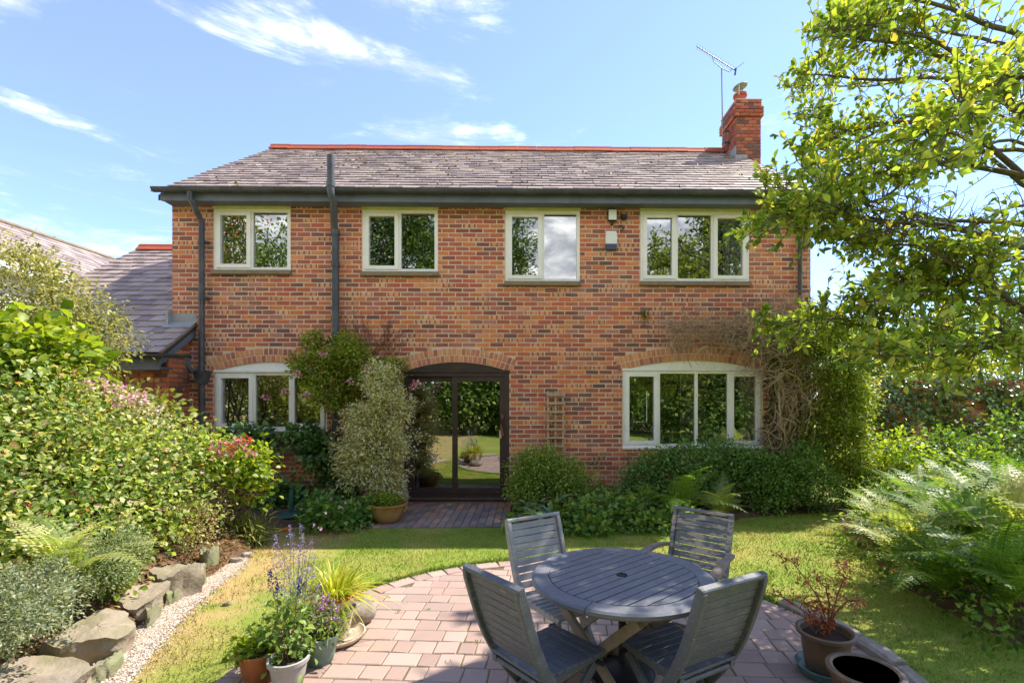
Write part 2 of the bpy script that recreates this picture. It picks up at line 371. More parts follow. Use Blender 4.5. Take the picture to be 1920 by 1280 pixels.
M['curtain'] = simple('curtain_cloth', 'dedacc', .9, .08, 10)
M['room_floor'] = simple('room_floor', '6b5a48', .7)
M['chrome'] = simple('steel', 'b8bcbd', .3, .05, 10, metal=.8)
M['copper'] = simple('handle_wood', '8a4f42', .5)
M['lawn'] = lawn_mat('lawn'); M['blade'] = lawn_mat('grass_blade', True)
M['soil'] = simple('soil', '5b4636', 1.0, .25, 14, '7b6248', .6, .8)
M['drysoil'] = simple('dry_soil', 'a98a66', 1.0, .2, 14, '7e6a4a', .6, .8)
M['rock'] = simple('sandstone', '9c8f7e', .95, .3, 7, '76754f', .55, .9)
M['rock_moss'] = simple('mossy_stone', '85836a', .95, .25, 9, '7a8450', .6, .9)
M['kerb'] = simple('stone_edging', 'a79d90', .95, .2, 10, '77705f', .6, .8)
M['gravel'] = simple('gravel', 'd8cdc0', .9, .2, 60, 'a9998a', .6, 1.0)
M['wood'] = grey_wood('grey_painted_wood', '54585e', -.2, .25)
M['wood_peel'] = grey_wood('peeling_grey_wood', '63676b', .95, .9)
M['wood_light'] = grey_wood('weathered_pale_grey_wood', '8c8e91', .6, .6)
M['wood_table'] = grey_wood('grey_table_wood', '6a6d73', .0, .3)
M['wood_raw'] = simple('weathered_bare_wood', '8c7c6c', .8, .2, 12, '6a6a6a', .6, .3)
M['tr_wood'] = simple('trellis_wood', 'bba78c', .85, .2, 12, '9c8c74', .6, .2)
M['black_metal'] = simple('black_metal', '1d1d1e', .45, .1, 8, '4a4a48', .3)
M['terracotta'] = simple('terracotta', 'a4643a', .6, .15, 9, '7d4a2c', .6, .15)
M['ochre'] = simple('glazed_ochre', '9a6a33', .3, .2, 7, 'b7a079', .5, .05, .5)
M['greypot'] = simple('grey_pot', 'a8a6a3', .6, .08, 6, '8a8884', .4, .05)
M['tealpot'] = simple('teal_glaze', '557872', .28, .12, 6, '8fa39c', .4, .03, .5)
M['creampot'] = simple('cream_glaze', 'cfc0ac', .3, .06, 5, '9c8a78', .4, .03, .5)
M['salt'] = simple('salt_glazed_pot', '6a5a48', .45, .2, 8, '8a6a4c', .6, .15, .4)
M['potblack'] = simple('black_pot_lining', '131313', .35)
M['stone'] = simple('carved_stone', '9a9086', .95, .2, 14, '6d5d52', .6, .5)
M['potsoil'] = simple('pot_soil', '3c2e24', 1.0, .3, 30)
M['bark'] = simple('bark', '5d5145', .95, .25, 18, '7d7f6c', .5, .6)
M['twig'] = simple('twig', '6b4d3a', .9, .2, 10)
M['dry'] = simple('dry_stem', 'b09a7c', .95, .3, 9, '7e6a54', .6, .2)
M['redtwig'] = simple('red_twig', '7a4a38', .9, .2, 10)
M['plastic_white'] = simple('white_plastic', 'e8e6dd', .4, .03, 4)
M['plastic_blue'] = simple('blue_plastic', '3e4d68', .35)
M['plastic_dark'] = simple('dark_plastic', '24262a', .4)
M['green_metal'] = simple('green_metal', '39625a', .45, .1, 8)
M['hose'] = simple('yellow_hose', 'd9a92a', .5)
M['hose_end'] = simple('orange_hose_end', 'd9732a', .5)
M['render'] = simple('white_render', 'e4e6e6', .8, .04, 4)
M['pot_clay'] = simple('chimney_clay', 'b5583f', .7, .12, 8)
M['cowl'] = simple('cowl_metal', '8b8a84', .45, .1, 10, metal=.5)
M['leaf'] = leaf_mat('leaf'); M['leaf_gloss'] = leaf_mat('glossy_leaf', .22, .28, .5)
M['leaf_thin'] = leaf_mat('thin_leaf', .52, .42, .35, (1.35, 1.3, .5)); M['petal'] = leaf_mat('petal', .35, .6, .2, (1, 1, 1))
# ================================================================== the setting: ground, patio, paths, beds
PC = np.array([0.2, -5.0]); PR = 2.12                     # the round patio
mb = MB(); s = 300.0
mb.quad((-s, -s, -.012), (s, -s, -.012), (s, s, -.012), (-s, s, -.012))
ground = tag(mb.build('lawn', M['lawn']), 'yellowing green lawn around the round patio', 'lawn', kind='structure')
patio = MB(); n = 72
patio.add([(PC[0], PC[1], -.006)] + [(PC[0] + PR * math.cos(2 * math.pi * k / n), PC[1] + PR * math.sin(2 * math.pi * k / n), -.006) for k in range(n)],
          [(0, k + 1, (k + 1) % n + 1) for k in range(n)])
patio = tag(patio.build('patio', simple('joint_sand', '6d6049', .95, .3, 40, '55613a', .4)), 'round patio of pinkish block pavers', 'patio', kind='structure')
PV = Pieces(.004, .006)
pcols = [lin(c) for c in ('b0978a', 'a98e82', 'b39c90', 'a3897e', 'ad9488', 'a08a80')]
def pcol(): c = np.array(random.choice(pcols)) * random.uniform(.9, 1.05); return (*c, 1.0)
th = R(-4); ca_, sa_ = math.cos(th), math.sin(th)
def inpat(x, y, r): return (x - PC[0]) ** 2 + (y - PC[1]) ** 2 < r * r
row = -14
while row < 16:
    v0 = row * .163; u = -2.6 + random.uniform(0, .15)
    while u < 2.6:
        L = random.choice((.125, .165, .165, .235, .235)); c0 = (u, v0); uc = u + L / 2; vc = v0 + .08
        x = PC[0] + uc * ca_ - vc * sa_; y = PC[1] + uc * sa_ + vc * ca_
        lim = PR - .175 if y > PC[1] - .3 else PR - .05
        cor = [(PC[0] + a * ca_ - b * sa_, PC[1] + a * sa_ + b * ca_) for a in (u, u + L) for b in (v0, v0 + .16)]
        if all(inpat(a, b, PR - .02) for a, b in cor) and (y < PC[1] - .3 or any(inpat(a, b, PR - .16) for a, b in cor)):
            o = (PC[0] + u * ca_ - v0 * sa_, PC[1] + u * sa_ + v0 * ca_, -.05 + random.uniform(-.002, .002))
            PV.add(basis((ca_, sa_, 0), (-sa_, ca_, 0), (0, 0, 1), o), (L - .007, .156, .05), pcol(), abs(y - (-4.4)))
        u += L
    row += 1
a = R(-12)
while a < R(192):                                          # the border course that follows the circle
    L = random.choice((.165, .235, .165)); da = L / (PR - .08); am = a + da / 2
    rad = (math.cos(am), math.sin(am), 0); tan = (math.sin(am), -math.cos(am), 0); r0 = PR - .155
    o = (PC[0] + rad[0] * r0 - tan[0] * L / 2, PC[1] + rad[1] * r0 - tan[1] * L / 2, -.044 + random.uniform(0, .002))
    PV.add(basis(tan, rad, (0, 0, 1), o), (L - .012, .15, .05), pcol(), -1)
    a += da
PV.finish('paver', 'far_pavers', M['paver'], patio, 300)
# stone edging of the patio
for i, am in enumerate(list(np.arange(-38, 18, 9.2)) + list(np.arange(172, 232, 9.2))):
    if -2 < am < 18 or am > 186 or am < 0:
        a0, a1 = R(am), R(am + 8.7); q = []
        for aa in (a0, (a0 + a1) / 2, a1): q.append((math.cos(aa), math.sin(aa)))
        r0, r1 = PR + .005, PR + .115; hz = .055 + random.uniform(-.012, .012); k = .02
        m_ = MB(); vs = []
        for (cx, sx) in q:
            for (rr, zz) in ((r0, -.03), (r0, hz - k), (r0 + k, hz), (r1 - k, hz + .003), (r1, hz - k), (r1, -.03)):
                rr += random.uniform(-.006, .006); vs.append((PC[0] + cx * rr, PC[1] + sx * rr, zz + random.uniform(-.004, .004)))
        fs = [(6 * b + j, 6 * b + j + 1, 6 * b + 7 + j, 6 * b + 6 + j) for b in range(2) for j in range(5)] + [tuple(range(6))[::-1], tuple(range(12, 18))]
        m_.add(vs, fs).build('edging_stone', M['kerb'], patio)

# brick path before the door
pl, pr_, pfar, pnear = gr(700, 946)[0], gr(962, 946)[0], -.02, gr(850, 988)[1]
mb = MB(); mb.quad((pl, pnear, -.005), (pr_, pnear, -.005), (pr_, pfar, -.005), (pl, pfar, -.005))
path = tag(mb.build('path', simple('path_sand', '5d5044', .95)), 'dark brick paving before the glazed door', 'path', kind='structure')
PB = Pieces(.002, .006); x = pl; ci = 0
bcols = [lin(c) for c in ('857671', '94786a', '706a68', 'a5806a', '8c766e', 'b08a70', '767070')]
while x < pr_ - .1:
    y = pnear + (0 if ci % 2 else -.108) ; ci += 1
    while y < pfar:
        y0, y1 = max(y, pnear), min(y + .21, pfar)
        if y1 - y0 > .04:
            PB.add(basis((1, 0, 0), (0, 1, 0), (0, 0, 1), (x, y0, -.04 + random.uniform(-.002, .003))), (.1, y1 - y0 - .006, .05),
                   (*(np.array(random.choice(bcols)) * random.uniform(.8, 1.15)), 1), y0)
        y += .216
    x += .108
PB.finish('path_brick', 'path_bricks', M['paver'], path, 300)

def sheet(name, pts, z, mat, label, hump=0.0, res=26):
    """a planting bed: a soil surface inside an outline, humped towards the middle"""
    pts = np.array(pts); lo = pts.min(0); hi = pts.max(0); nx = res; ny = res; vs = []; idx = {}; fs = []
    xs = np.linspace(lo[0], hi[0], nx); ys = np.linspace(lo[1], hi[1], ny)
    def inside(x, y):
        c = False; j = len(pts) - 1
        for i in range(len(pts)):
            if (pts[i][1] > y) != (pts[j][1] > y) and x < (pts[j][0] - pts[i][0]) * (y - pts[i][1]) / (pts[j][1] - pts[i][1]) + pts[i][0]: c = not c
            j = i
        return c
    def dist(x, y):
        d = 9
        for i in range(len(pts)):
            a, b = pts[i - 1], pts[i]; ab = b - a; t = max(0, min(1, np.dot((x, y) - a, ab) / np.dot(ab, ab))); d = min(d, np.linalg.norm(a + ab * t - (x, y)))
        return d
    for i, x in enumerate(xs):
        for j, y in enumerate(ys):
            ins = inside(x, y); d = dist(x, y) if ins else 0
            idx[i, j] = len(vs); vs.append((x, y, z + (hump * min(1, d / .5) + random.uniform(-.012, .02) if ins else -.05)))
    for i in range(nx - 1):
        for j in range(ny - 1):
            fs.append((idx[i, j], idx[i + 1, j], idx[i + 1, j + 1], idx[i, j + 1]))
    b = MB().add(vs, fs)
    return tag(b.build(name, mat, None, True, 60), label, 'bed', kind='structure')
g2 = lambda px, py: tuple(gr(px, py)[:2])
sheet('soil_bed', [g2(560, 985), g2(700, 992), (pl + .1, -.02), (-5.6, -.02), (-5.6, -1.2), g2(470, 1000)], .0, M['soil'], 'soil bed under the left window', .05)
sheet('soil_bed', [g2(950, 988), g2(1130, 996), g2(1300, 985), g2(1420, 968), g2(1560, 958), (5.6, -.9), (5.4, -.02), (pr_, -.02)], .0, M['soil'], 'soil bed under the right window', .05)
sheet('soil_bed', [g2(1580, 955), g2(1575, 1000), g2(1690, 1090), g2(1800, 1165), g2(1960, 1230), (6.5, -5.2), (8.5, -3), (7.5, .4), (5.6, -.3)], .0, M['soil'], 'soil bed of ferns beside the lawn', .1)
# raised rockery bank on the left
vs = []; fs = []; nx, ny = 34, 30
def bankx(y): return -2.98 - .18 * max(0, (y + 4.2)) * .6
def bankz(x, y):
    d = bankx(y) - x; h = .40 * min(1, max(0, d) / .75) + .12 * min(1, max(0, d - .7) / 2)
    return h + (.025 * math.sin(x * 7 + y * 5) + .02 * math.sin(y * 11 - x * 4) if d > .05 else -.03)
for i in range(nx):
    for j in range(ny):
        y = -7.2 + j * (6.3 / (ny - 1)); x = bankx(y) + .05 - (i / (nx - 1)) ** 1.3 * 4.6
        vs.append((x, y, bankz(x, y) * min(1, max(0, (-.95 - y) / .5))- .004))
for i in range(nx - 1):
    for j in range(ny - 1): fs.append((i * ny + j, (i + 1) * ny + j, (i + 1) * ny + j + 1, i * ny + j + 1))
b = MB().add(vs, [f[::-1] for f in fs]); tag(b.build('earth_bank', M['soil'], None, True, 80), 'raised bank of earth behind the rockery stones', 'bank', kind='structure')
# gravel strip
gl = [gr(150, 1290), gr(235, 1200), gr(300, 1135), gr(370, 1085), gr(425, 1050), gr(440, 1040)]
gr_ = [gr(232, 1290), gr(300, 1205), gr(358, 1140), gr(410, 1095), gr(455, 1060), gr(462, 1045)]
gl[0] = gl[0] + (gl[0] - gl[1]) * 1.2; gr_[0] = gr_[0] + (gr_[0] - gr_[1]) * 1.2
mb = MB(); mb.add([(p[0], p[1], -.004) for p in gl] + [(p[0], p[1], -.004) for p in gr_], [(i, 6 + i, 7 + i, i + 1) for i in range(5)])
gstrip = tag(mb.build('gravel_path', M['gravel']), 'narrow strip of pale gravel along the rockery', 'path', kind='structure')
n = 26000; k = rng.integers(0, 5, n); f1 = rng.random(n)[:, None]; f2 = rng.normal(.5, .27, n)[:, None].clip(-.25, 1.3)
GL = np.array(gl); GR = np.array(gr_); A = GL[k] * (1 - f1) + GL[k + 1] * f1; B = GR[k] * (1 - f1) + GR[k + 1] * f1; P = A * (1 - f2) + B * f2
TP = (np.array([(-.5, -.4, 0), (.5, -.5, 0), (.4, .5, .0), (-.5, .4, 0), (0, 0, .55)]), [(0, 1, 4), (1, 2, 4), (2, 3, 4), (3, 0, 4)])
D = rng.normal(0, 1, (n, 3)); D[:, 2] *= .25; P[:, 2] = rng.uniform(-.004, .003, n); sz = rng.uniform(.005, .012, n)
leaves('gravel', P, D, np.tile((0, 0, 1.), (n, 1)) + rng.normal(0, .2, (n, 3)), sz, sz * rng.uniform(.7, 1.2, n), [('c4b4a4', 5), ('b09d8c', 3), ('d2c6ba', 3), ('968272', 2), ('7d6d62', 1)],
       simple_piece := leaf_mat('pebble', 0.0, .9, .2), None, TP)
tag(bpy.data.objects['gravel'], 'loose pale pebbles on the gravel strip', 'gravel', kind='stuff')

# ================================================================== the house
house = thing('brick_house', 'two-storey red brick house with slate roof and white windows', 'house', (0, 0, 0))
HX0, HX1 = XZ(323, 560)[0], 4.78
ZT = 4.95
def rect(x0, y0, x1, y1): a = XZ(x0, y1); b = XZ(x1, y0); return [a[0], a[1], b[0], b[1]]
UP = [rect(402, 389, 545, 507), rect(680, 390, 821, 510), rect(948, 391, 1087, 528), rect(1201, 392, 1404, 528)]
GW1, GW2, DOOR = rect(403, 697, 613, 806), rect(1168, 694, 1430, 838), rect(757, 697, 955, 933)
RISE = .16
OPEN = [dict(r=r, arch=0) for r in UP] + [dict(r=r, arch=RISE) for r in (GW1, GW2, DOOR)]
for o in OPEN[:4]: o['r'][3] = max(o['r'][3], ZT - .02)
def archtop(o, x, extra=0.0):
    """height of the arch above x; the springing is at r[3]"""
    x0, z0, x1, z1 = o['r']
    if not o['arch']: return z1
    w = (x1 - x0) / 2; s = o['arch']; Rr = (w * w + s * s) / (2 * s); cz = z1 + s - Rr; dx = x - (x0 + x1) / 2
    v = (Rr + extra) ** 2 - dx * dx
    return cz + math.sqrt(max(v, 0))
def wall_mesh(x0, x1, z0, z1, opens, Y):
    xs = {x0, x1}
    for o in opens:
        a, b = o['r'][0], o['r'][2]; k = 16 if o['arch'] else 1
        for i in range(k + 1): xs.add(a + (b - a) * i / k)
    xs = sorted(xs); mb = MB()
    for a, b in zip(xs, xs[1:]):
        if b - a < 1e-5: continue
        m = (a + b) / 2; st = sorted([o for o in opens if o['r'][0] < m < o['r'][2]], key=lambda o: o['r'][1]); za = zb = z0
        for o in st:
            mb.quad((a, Y, za), (b, Y, zb), (b, Y, o['r'][1]), (a, Y, o['r'][1])); za, zb = archtop(o, a), archtop(o, b)
        if z1 - za > .01: mb.quad((a, Y, za), (b, Y, zb), (b, Y, z1), (a, Y, z1))
    return mb
wallo = wall_mesh(HX0 + .004, HX1 - .004, -.3, ZT + .05, OPEN, -.003).build('wall', M['mortar'], house)
# the rest of the shell: gables, back wall, floors
HB = 6.95
zr = 7.56
for X in (HX0 + .006, HX1 - .006): MB().add([(X, .007, -.3), (X, HB, -.3), (X, HB, ZT + .05), (X, 3.3, zr), (X, .007, ZT + .05)], [(0, 1, 2, 3, 4)]).build('gable_wall', M['mortar'], house)
mb = MB(); bw = [dict(r=[3.2, .95, 3.78, 2.05], arch=0), dict(r=[-4.9, 3.3, -4.2, 4.3], arch=0)]
wall_mesh(HX0 + .02, HX1 - .02, -.3, ZT, bw, HB).build('back_wall', M['interior'], house)
for w_ in bw[:1]:
    x0, z0, x1, z1 = w_['r']; f = MB(); t = .07
    f.box((x0, HB - .05, z0), (x0 + t, HB + .03, z1)).box((x1 - t, HB - .05, z0), (x1, HB + .03, z1)).box((x0 + t, HB - .05, z0), (x1 - t, HB + .03, z0 + t)).box((x0 + t, HB - .05, z1 - t), (x1 - t, HB + .03, z1))
    f.build('rear_window', M['white'], house)
mb = MB(); mb.box((HX0 + .05, .12, -.1), (HX1 - .05, HB - .05, .06)).box((HX0 + .05, .12, 2.62), (HX1 - .05, HB - .05, 2.8)).box((HX0 + .05, .12, 4.96), (HX1 - .05, HB - .05, 5.0))
mb.build('floor_slab', M['room_floor'], house)
for X in (-3.3, .95): MB().box((X, .13, .07), (X + .1, HB - .06, 2.6)).build('inner_wall', M['interior'], house); MB().box((X + .4, .13, 2.81), (X + .5, HB - .06, 4.94)).build('inner_wall', M['interior'], house)

# bricks
BR = Pieces(.003, .007)
bc = [('cf7f58', 0, 18), ('c4705a', 0, 12), ('b4705f', 0, 15), ('96665c', 0, 12), ('7a6260', 0, 4), ('dc9c72', 0, 10), ('da9058', 0, 12), ('e2a57c', 1, 13), ('b98476', 0, 7), ('e6b890', 1, 4)]
bw_ = np.array([b[2] for b in bc], float); bw_ /= bw_.sum()
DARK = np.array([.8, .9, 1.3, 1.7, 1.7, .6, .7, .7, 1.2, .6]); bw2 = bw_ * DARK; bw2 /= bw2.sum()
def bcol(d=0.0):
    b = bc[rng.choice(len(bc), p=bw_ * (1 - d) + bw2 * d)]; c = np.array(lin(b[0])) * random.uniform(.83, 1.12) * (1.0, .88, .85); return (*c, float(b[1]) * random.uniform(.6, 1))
CH, CL = .0762, .2285
def lay(pieces, x0, x1, z0, z1, opens, org, ax, nz, key=None, phase=0.0, proud=.0, ends=True):
    """stretcher bond over a rectangle of wall; ax: wall's own x direction, nz: the way it faces"""
    k = 0; z = z0
    while z < z1 - .02:
        h = min(CH - .013, z1 - z); zm = z + h / 2; gaps = []
        for o in opens:
            a, lo, b, hi = o['r']
            ext = .245 if o['arch'] else 0
            if o['arch']:
                if z + h > lo + .002 and z < hi: gaps.append((a, b))
                elif hi <= z + .004:
                    w = (b - a) / 2; s = o['arch']; Rr = (w * w + s * s) / (2 * s) + ext; cz = hi + s - (Rr - ext); dz = zm - cz
                    if 0 < dz < Rr:
                        hw = min(math.sqrt(Rr * Rr - dz * dz), (w + .235) if dz < Rr else w); mx_ = (a + b) / 2
                        wmax = w + .04 + .2 * (zm - hi) / (s + .24)
                        hw = min(hw, wmax); gaps.append((mx_ - hw, mx_ + hw))
            elif z + h > lo + .002 and z < hi: gaps.append((a, b))
        gaps.sort(); spans = []; c = x0
        for a, b in gaps:
            if a > c: spans.append((c, min(a, x1)))
            c = max(c, b)
        if c < x1: spans.append((c, x1))
        off = phase + (CL / 2 if k % 2 else 0)
        for a, b in spans:
            i = math.floor((a - x0 - off) / CL); x = x0 + off + i * CL
            while x < b - .012:
                p, q = max(x, a), min(x + CL, b)
                if q - p > .03:
                    o = tuple(np.array(org) + np.array(ax) * p + np.array((0, 0, 1)) * (z + random.uniform(-.001, .001)) + np.array(nz) * (-.022 + random.uniform(-.0015, .002)))
                    kk = key(p, z) if key else 0
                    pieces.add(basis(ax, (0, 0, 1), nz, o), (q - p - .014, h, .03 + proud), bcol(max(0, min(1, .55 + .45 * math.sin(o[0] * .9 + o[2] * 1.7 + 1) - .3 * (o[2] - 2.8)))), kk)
                x += CL
        z += CH; k += 1
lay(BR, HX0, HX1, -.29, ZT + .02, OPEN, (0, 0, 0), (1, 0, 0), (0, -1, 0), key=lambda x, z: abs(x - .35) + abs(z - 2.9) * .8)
# brick arches: two rings of bricks on edge
for o in OPEN[4:]:
    x0, z0, x1, z1 = o['r']; w = (x1 - x0) / 2; s = o['arch']; Rr = (w * w + s * s) / (2 * s); cx = (x0 + x1) / 2; cz = z1 + s - Rr; amax = math.asin(w / Rr) + .02
    for ring in range(2):
        r0 = Rr + .004 + ring * .118; n = int(round(2 * amax * r0 / .077)); 
        for i in range(n):
            am = -amax + (i + .5) * 2 * amax / n; wdt = 2 * amax * r0 / n - .010
            rad = (math.sin(am), 0, math.cos(am)); tan = (math.cos(am), 0, -math.sin(am))
            og = (cx + rad[0] * r0 - tan[0] * wdt / 2, .022, cz + rad[2] * r0 - tan[2] * wdt / 2)
            c = np.array(lin(random.choice(('da9464', 'dc9a68', 'd08660', 'c47c62', 'e0a274', 'b07060')))) * random.uniform(.9, 1.1)
            BR.add(basis(tan, rad, (0, -1, 0), og), (wdt, .108, .031), (*c, 0), 50)
BR.finish('brick', 'brickwork', M['brick'], wallo, 300)

# windows
def window(r, panes, sill=True, head=True, Y=.0, arch=0, curtain=None, sillz=None):
    """panes: list of (x fraction start, x fraction end, opening casement?)"""
    x0, z0, x1, z1 = r; t = .055; f = MB(); ya, yb = Y - .004, Y + .09
    f.box((x0, ya, z0), (x0 + t, yb, z1)).box((x1 - t, ya, z0), (x1, yb, z1)).box((x0 + t, ya + .001, z0), (x1 - t, yb, z0 + t)).box((x0 + t, ya + .001, z1 - t), (x1 - t, yb, z1))
    wnd = f.build('window', M['white'], house)
    for i, (a, b, op) in enumerate(panes):
        xa, xb = x0 + (x1 - x0) * a, x0 + (x1 - x0) * b
        if i: MB().box((xa - .026, ya + .004, z0 + t), (xa + .026, yb - .01, z1 - t)).build('mullion', M['white'], wnd)
        ia = xa + (t if i == 0 else .026); ib = xb - (t if i == len(panes) - 1 else .026); za, zb = z0 + t, z1 - t
        if op:
            c = .052; g = .003; q = MB(); y0, y1 = ya - .018, ya + .05; ex = .012
            q.box((ia - ex, y0, za - ex), (ia + c, y1, zb + ex), None, .004).box((ib - c, y0, za - ex), (ib + ex, y1, zb + ex), None, .004)
            q.box((ia + c, y0 + .002, za - ex), (ib - c, y1, za + c), None, .004).box((ia + c, y0 + .002, zb - c), (ib - c, y1, zb + ex), None, .004)
            q.build('casement', M['white'], wnd); ia += c; ib -= c; za += c; zb -= c
        p = MB(); e = .008; yy = Y + .028
        p.quad((ia - e, yy, za - e), (ib + e, yy, za - e), (ib + e, yy, zb + e), (ia - e, yy, zb + e)).build('pane', M['glass'], wnd)
    if head: MB().box((x0 - .015, ya - .03, z1 - .005), (x1 + .015, Y + .03, z1 + .045), None, .004).build('head_drip', M['head_paint'], wnd)
    if sill: MB().box((x0 - .02, Y - .075, z0 - .075), (x1 + .02, Y + .06, z0 - .003), None, .008).build('sill', M['sill'], wnd)
    else: MB().box((x0 - .012, Y - .045, z0 - .035), (x1 + .012, Y + .06, z0 + .004), None, .006).build('sill', M['white'], wnd)
    if curtain:
        ca, cb = curtain; xa, xb = x0 + (x1 - x0) * ca, x0 + (x1 - x0) * cb; n = 40; q = MB(); vs = []
        for i in range(n + 1):
            u = i / n; x = xa + (xb - xa) * u; y = .15 + .025 * math.sin(u * 30 + 1) + .012 * math.sin(u * 71); vs += [(x, y, z0 - .15), (x, y, z1)]
        q.add(vs, [(2 * i, 2 * i + 2, 2 * i + 3, 2 * i + 1) for i in range(n)]); q.build('curtain', M['curtain'], wnd, True, 80)
    return wnd
UPW = [rect(402, 392, 545, 507), rect(680, 392, 821, 510), rect(948, 393, 1087, 528), rect(1201, 394, 1404, 528)]
for r in UPW: r[3] = min(r[3], ZT - .07)
window(UPW[0], [(0, .49, 1), (.49, 1, 0)]); window(UPW[1], [(0, .49, 1), (.49, 1, 0)])
window(UPW[2], [(0, .5, 1), (.5, 1, 0)]); window(UPW[3], [(0, .33, 1), (.33, .665, 0), (.665, 1, 1)], curtain=(.80, .98))
window(GW1, [(0, .345, 1), (.345, .67, 0), (.67, 1, 1)], sill=False, head=False, Y=.012)
window(GW2, [(0, .255, 1), (.255, .525, 0), (.525, .76, 0), (.76, 1, 1)], sill=False, head=False, Y=.012, curtain=(.86, .985))
for o, nm, mt in ((OPEN[4], 'arched_head', 'white'), (OPEN[5], 'arched_head', 'white'), (OPEN[6], 'arched_head', 'brown')):
    x0, z0, x1, z1 = o['r']; n = 18; xs = [x0 + .003 + (x1 - x0 - .006) * i / n for i in range(n + 1)]
    poly = [(x0 + .003, z1 + .002), (x1 - .003, z1 + .002)] + [(x, archtop(o, x) - .002) for x in reversed(xs)]
    MB().prism(poly, .05, MX @ Matrix.Translation((0, 0, -.062))).build(nm, M[mt], house)
    MB().box((x0 - .01, -.022, z1 - .012), (x1 + .01, .02, z1 + .03), None, .006).build('drip_moulding', M[mt], house)
# sliding door
x0, z0, x1, z1 = DOOR; f = MB(); t = .075
f.box((x0, -.005, z0), (x0 + t, .12, z1 - .013)).box((x1 - t, -.005, z0), (x1, .12, z1 - .013)).box((x0 + t, -.003, z1 - t), (x1 - t, .12, z1 - .013)).box((x0 + t, -.003, z0 + .0), (x1 - t, .12, z0 + .06))
door = f.build('sliding_door', M['brown'], house)
xm = XZ(853, 800)[0]
for (a, b, y, sd) in ((x0 + t, xm + .03, .06, 0), (xm - .045, x1 - t, .012, 1)):
    q = MB(); c = .085; ya, yb = y, y + .045; za, zb = z0 + .06, z1 - t
    q.box((a, ya, za), (a + c, yb, zb), None, .004).box((b - c, ya, za), (b, yb, zb), None, .004).box((a + c, ya + .002, za), (b - c, yb, za + .10), None, .004).box((a + c, ya + .002, zb - c), (b - c, yb, zb), None, .004)
    q.build('door_leaf', M['brown'], door)
    MB().quad((a + c - .01, y + .022, za + .09), (b - c + .01, y + .022, za + .09), (b - c + .01, y + .022, zb - c + .01), (a + c - .01, y + .022, zb - c + .01)).build('pane', M['glass'], door)
MB().box((x0 - .02, -.085, z0 - .045), (x1 + .02, .1, z0 - .002), None, .012).build('door_sill', M['brown'], door)
hx = x1 - t - .045; hz = XZ(950, 800)[1]
MB().tube([(hx, -.0, hz + .19), (hx + .01, -.045, hz + .15), (hx - .02, -.06, hz + .02), (hx + .012, -.045, hz - .14), (hx + .02, 0, hz - .17)], .02, 8).build('handle', M['copper'], door, True)
MB().box((hx - .05, -.012, hz - .2), (hx - .01, .013, hz - .06), None, .006).build('lock_plate', M['chrome'], door)
MB().box((x0 - .05, -.06, -.05), (x1 + .05, .02, z0 - .05), None, .01).build('door_step', M['mortar_dark'], house)
BS = Pieces(.003, .006)
lay(BS, x0 - .05, x1 + .05, -.045, z0 - .055, [], (0, -.06, 0), (1, 0, 0), (0, -1, 0), key=None)
BS.items = [(m_, s_, (*(np.array(c_[:3]) * .7), 0), k_) for m_, s_, c_, k_ in BS.items]
BS.finish('step_brick', 'step_bricks', M['brick'], house, 60)

# main roof
EY, EZ, RY, RZ = -.30, 5.02, 3.30, 7.56
RX0, RX1 = HX0 - .10, HX1 + .10
pit = math.atan2(RZ - EZ, RY - EY); cp, sp_ = math.cos(pit), math.sin(pit); SLOPE = math.hypot(RZ - EZ, RY - EY)
def slab(x0, x1, ey, ez, ry, rz, thick, back=True):
    mb = MB(); p = [(ey, ez), (ry, rz)] + ([(2 * ry - ey, ez), ] if back else [])
    out = [(y, z) for y, z in p]; inn = [(y, z - thick) for y, z in reversed(p)]; poly = out + inn; n = len(poly)
    vs = [(x0, y, z) for y, z in poly] + [(x1, y, z) for y, z in poly]
    fs = [(i, (i + 1) % n, n + (i + 1) % n, n + i) for i in range(n)]
    if back: fs += [(0, 5, 4, 1), (1, 4, 3, 2)] + [(n + 0, n + 1, n + 4, n + 5), (n + 1, n + 2, n + 3, n + 4)]
    else: fs += [(0, 3, 2, 1), (n, n + 1, n + 2, n + 3)]
    return mb.add(vs, fs)
roof = slab(RX0 + .03, RX1 - .03, EY + .09, EZ - .0, RY, RZ - .0, .09).build('roof', M['underlay'], house)
scol = [lin(c) for c in ('a39288', '96857c', 'ad9c90', '8a7a72', 'b1a094', '9b8a80', '7c6e67')]
def slates(parent, x0, x1, ey, ez, cp, sp_, slope, expo, wid, n, keep=None, nm='slate'):
    S = Pieces(.005, .003); row = 0; d = -.03
    tl = .019 / expo; yv = np.array((0, cp, sp_)); nv = np.array((0, -sp_, cp)); y2 = nrm(yv - nv * tl); n2 = np.cross((1, 0, 0), y2)
    while d < slope - .05:
        x = x0 - (wid / 2 if row % 2 else 0)
        while x < x1:
            a, b = max(x, x0), min(x + wid, x1)
            L = min(expo * 1.3, slope - d)
            if b - a > .05 and (keep is None or keep((a + b) / 2, d)):
                jig = random.gauss(0, .006)
                o = np.array((0, ey, ez)) + yv * (d + jig) + nv * (.016 + random.uniform(0, .004)) + np.array((a, 0, 0))
                rz_ = random.gauss(0, .008); xv = nrm(np.array((1., 0, 0)) + y2 * rz_); y3 = nrm(np.cross(n2, xv))
                c = np.array(random.choice(scol)) * random.uniform(.84, 1.12)
                S.add(basis(xv, y3, n2, o), (b - a - .007, L, .015), (*c, 1), d + random.random() * .01)
            x += wid
        d += expo; row += 1
    S.finish(nm, 'upper_slates', M['slate'], parent, n)
slates(roof, RX0, RX1, EY, EZ, cp, sp_, SLOPE, .205, .26, 300, keep=lambda x, d: not (x > 4.6 and 2.9 + .2 < d * cp < 3.9))
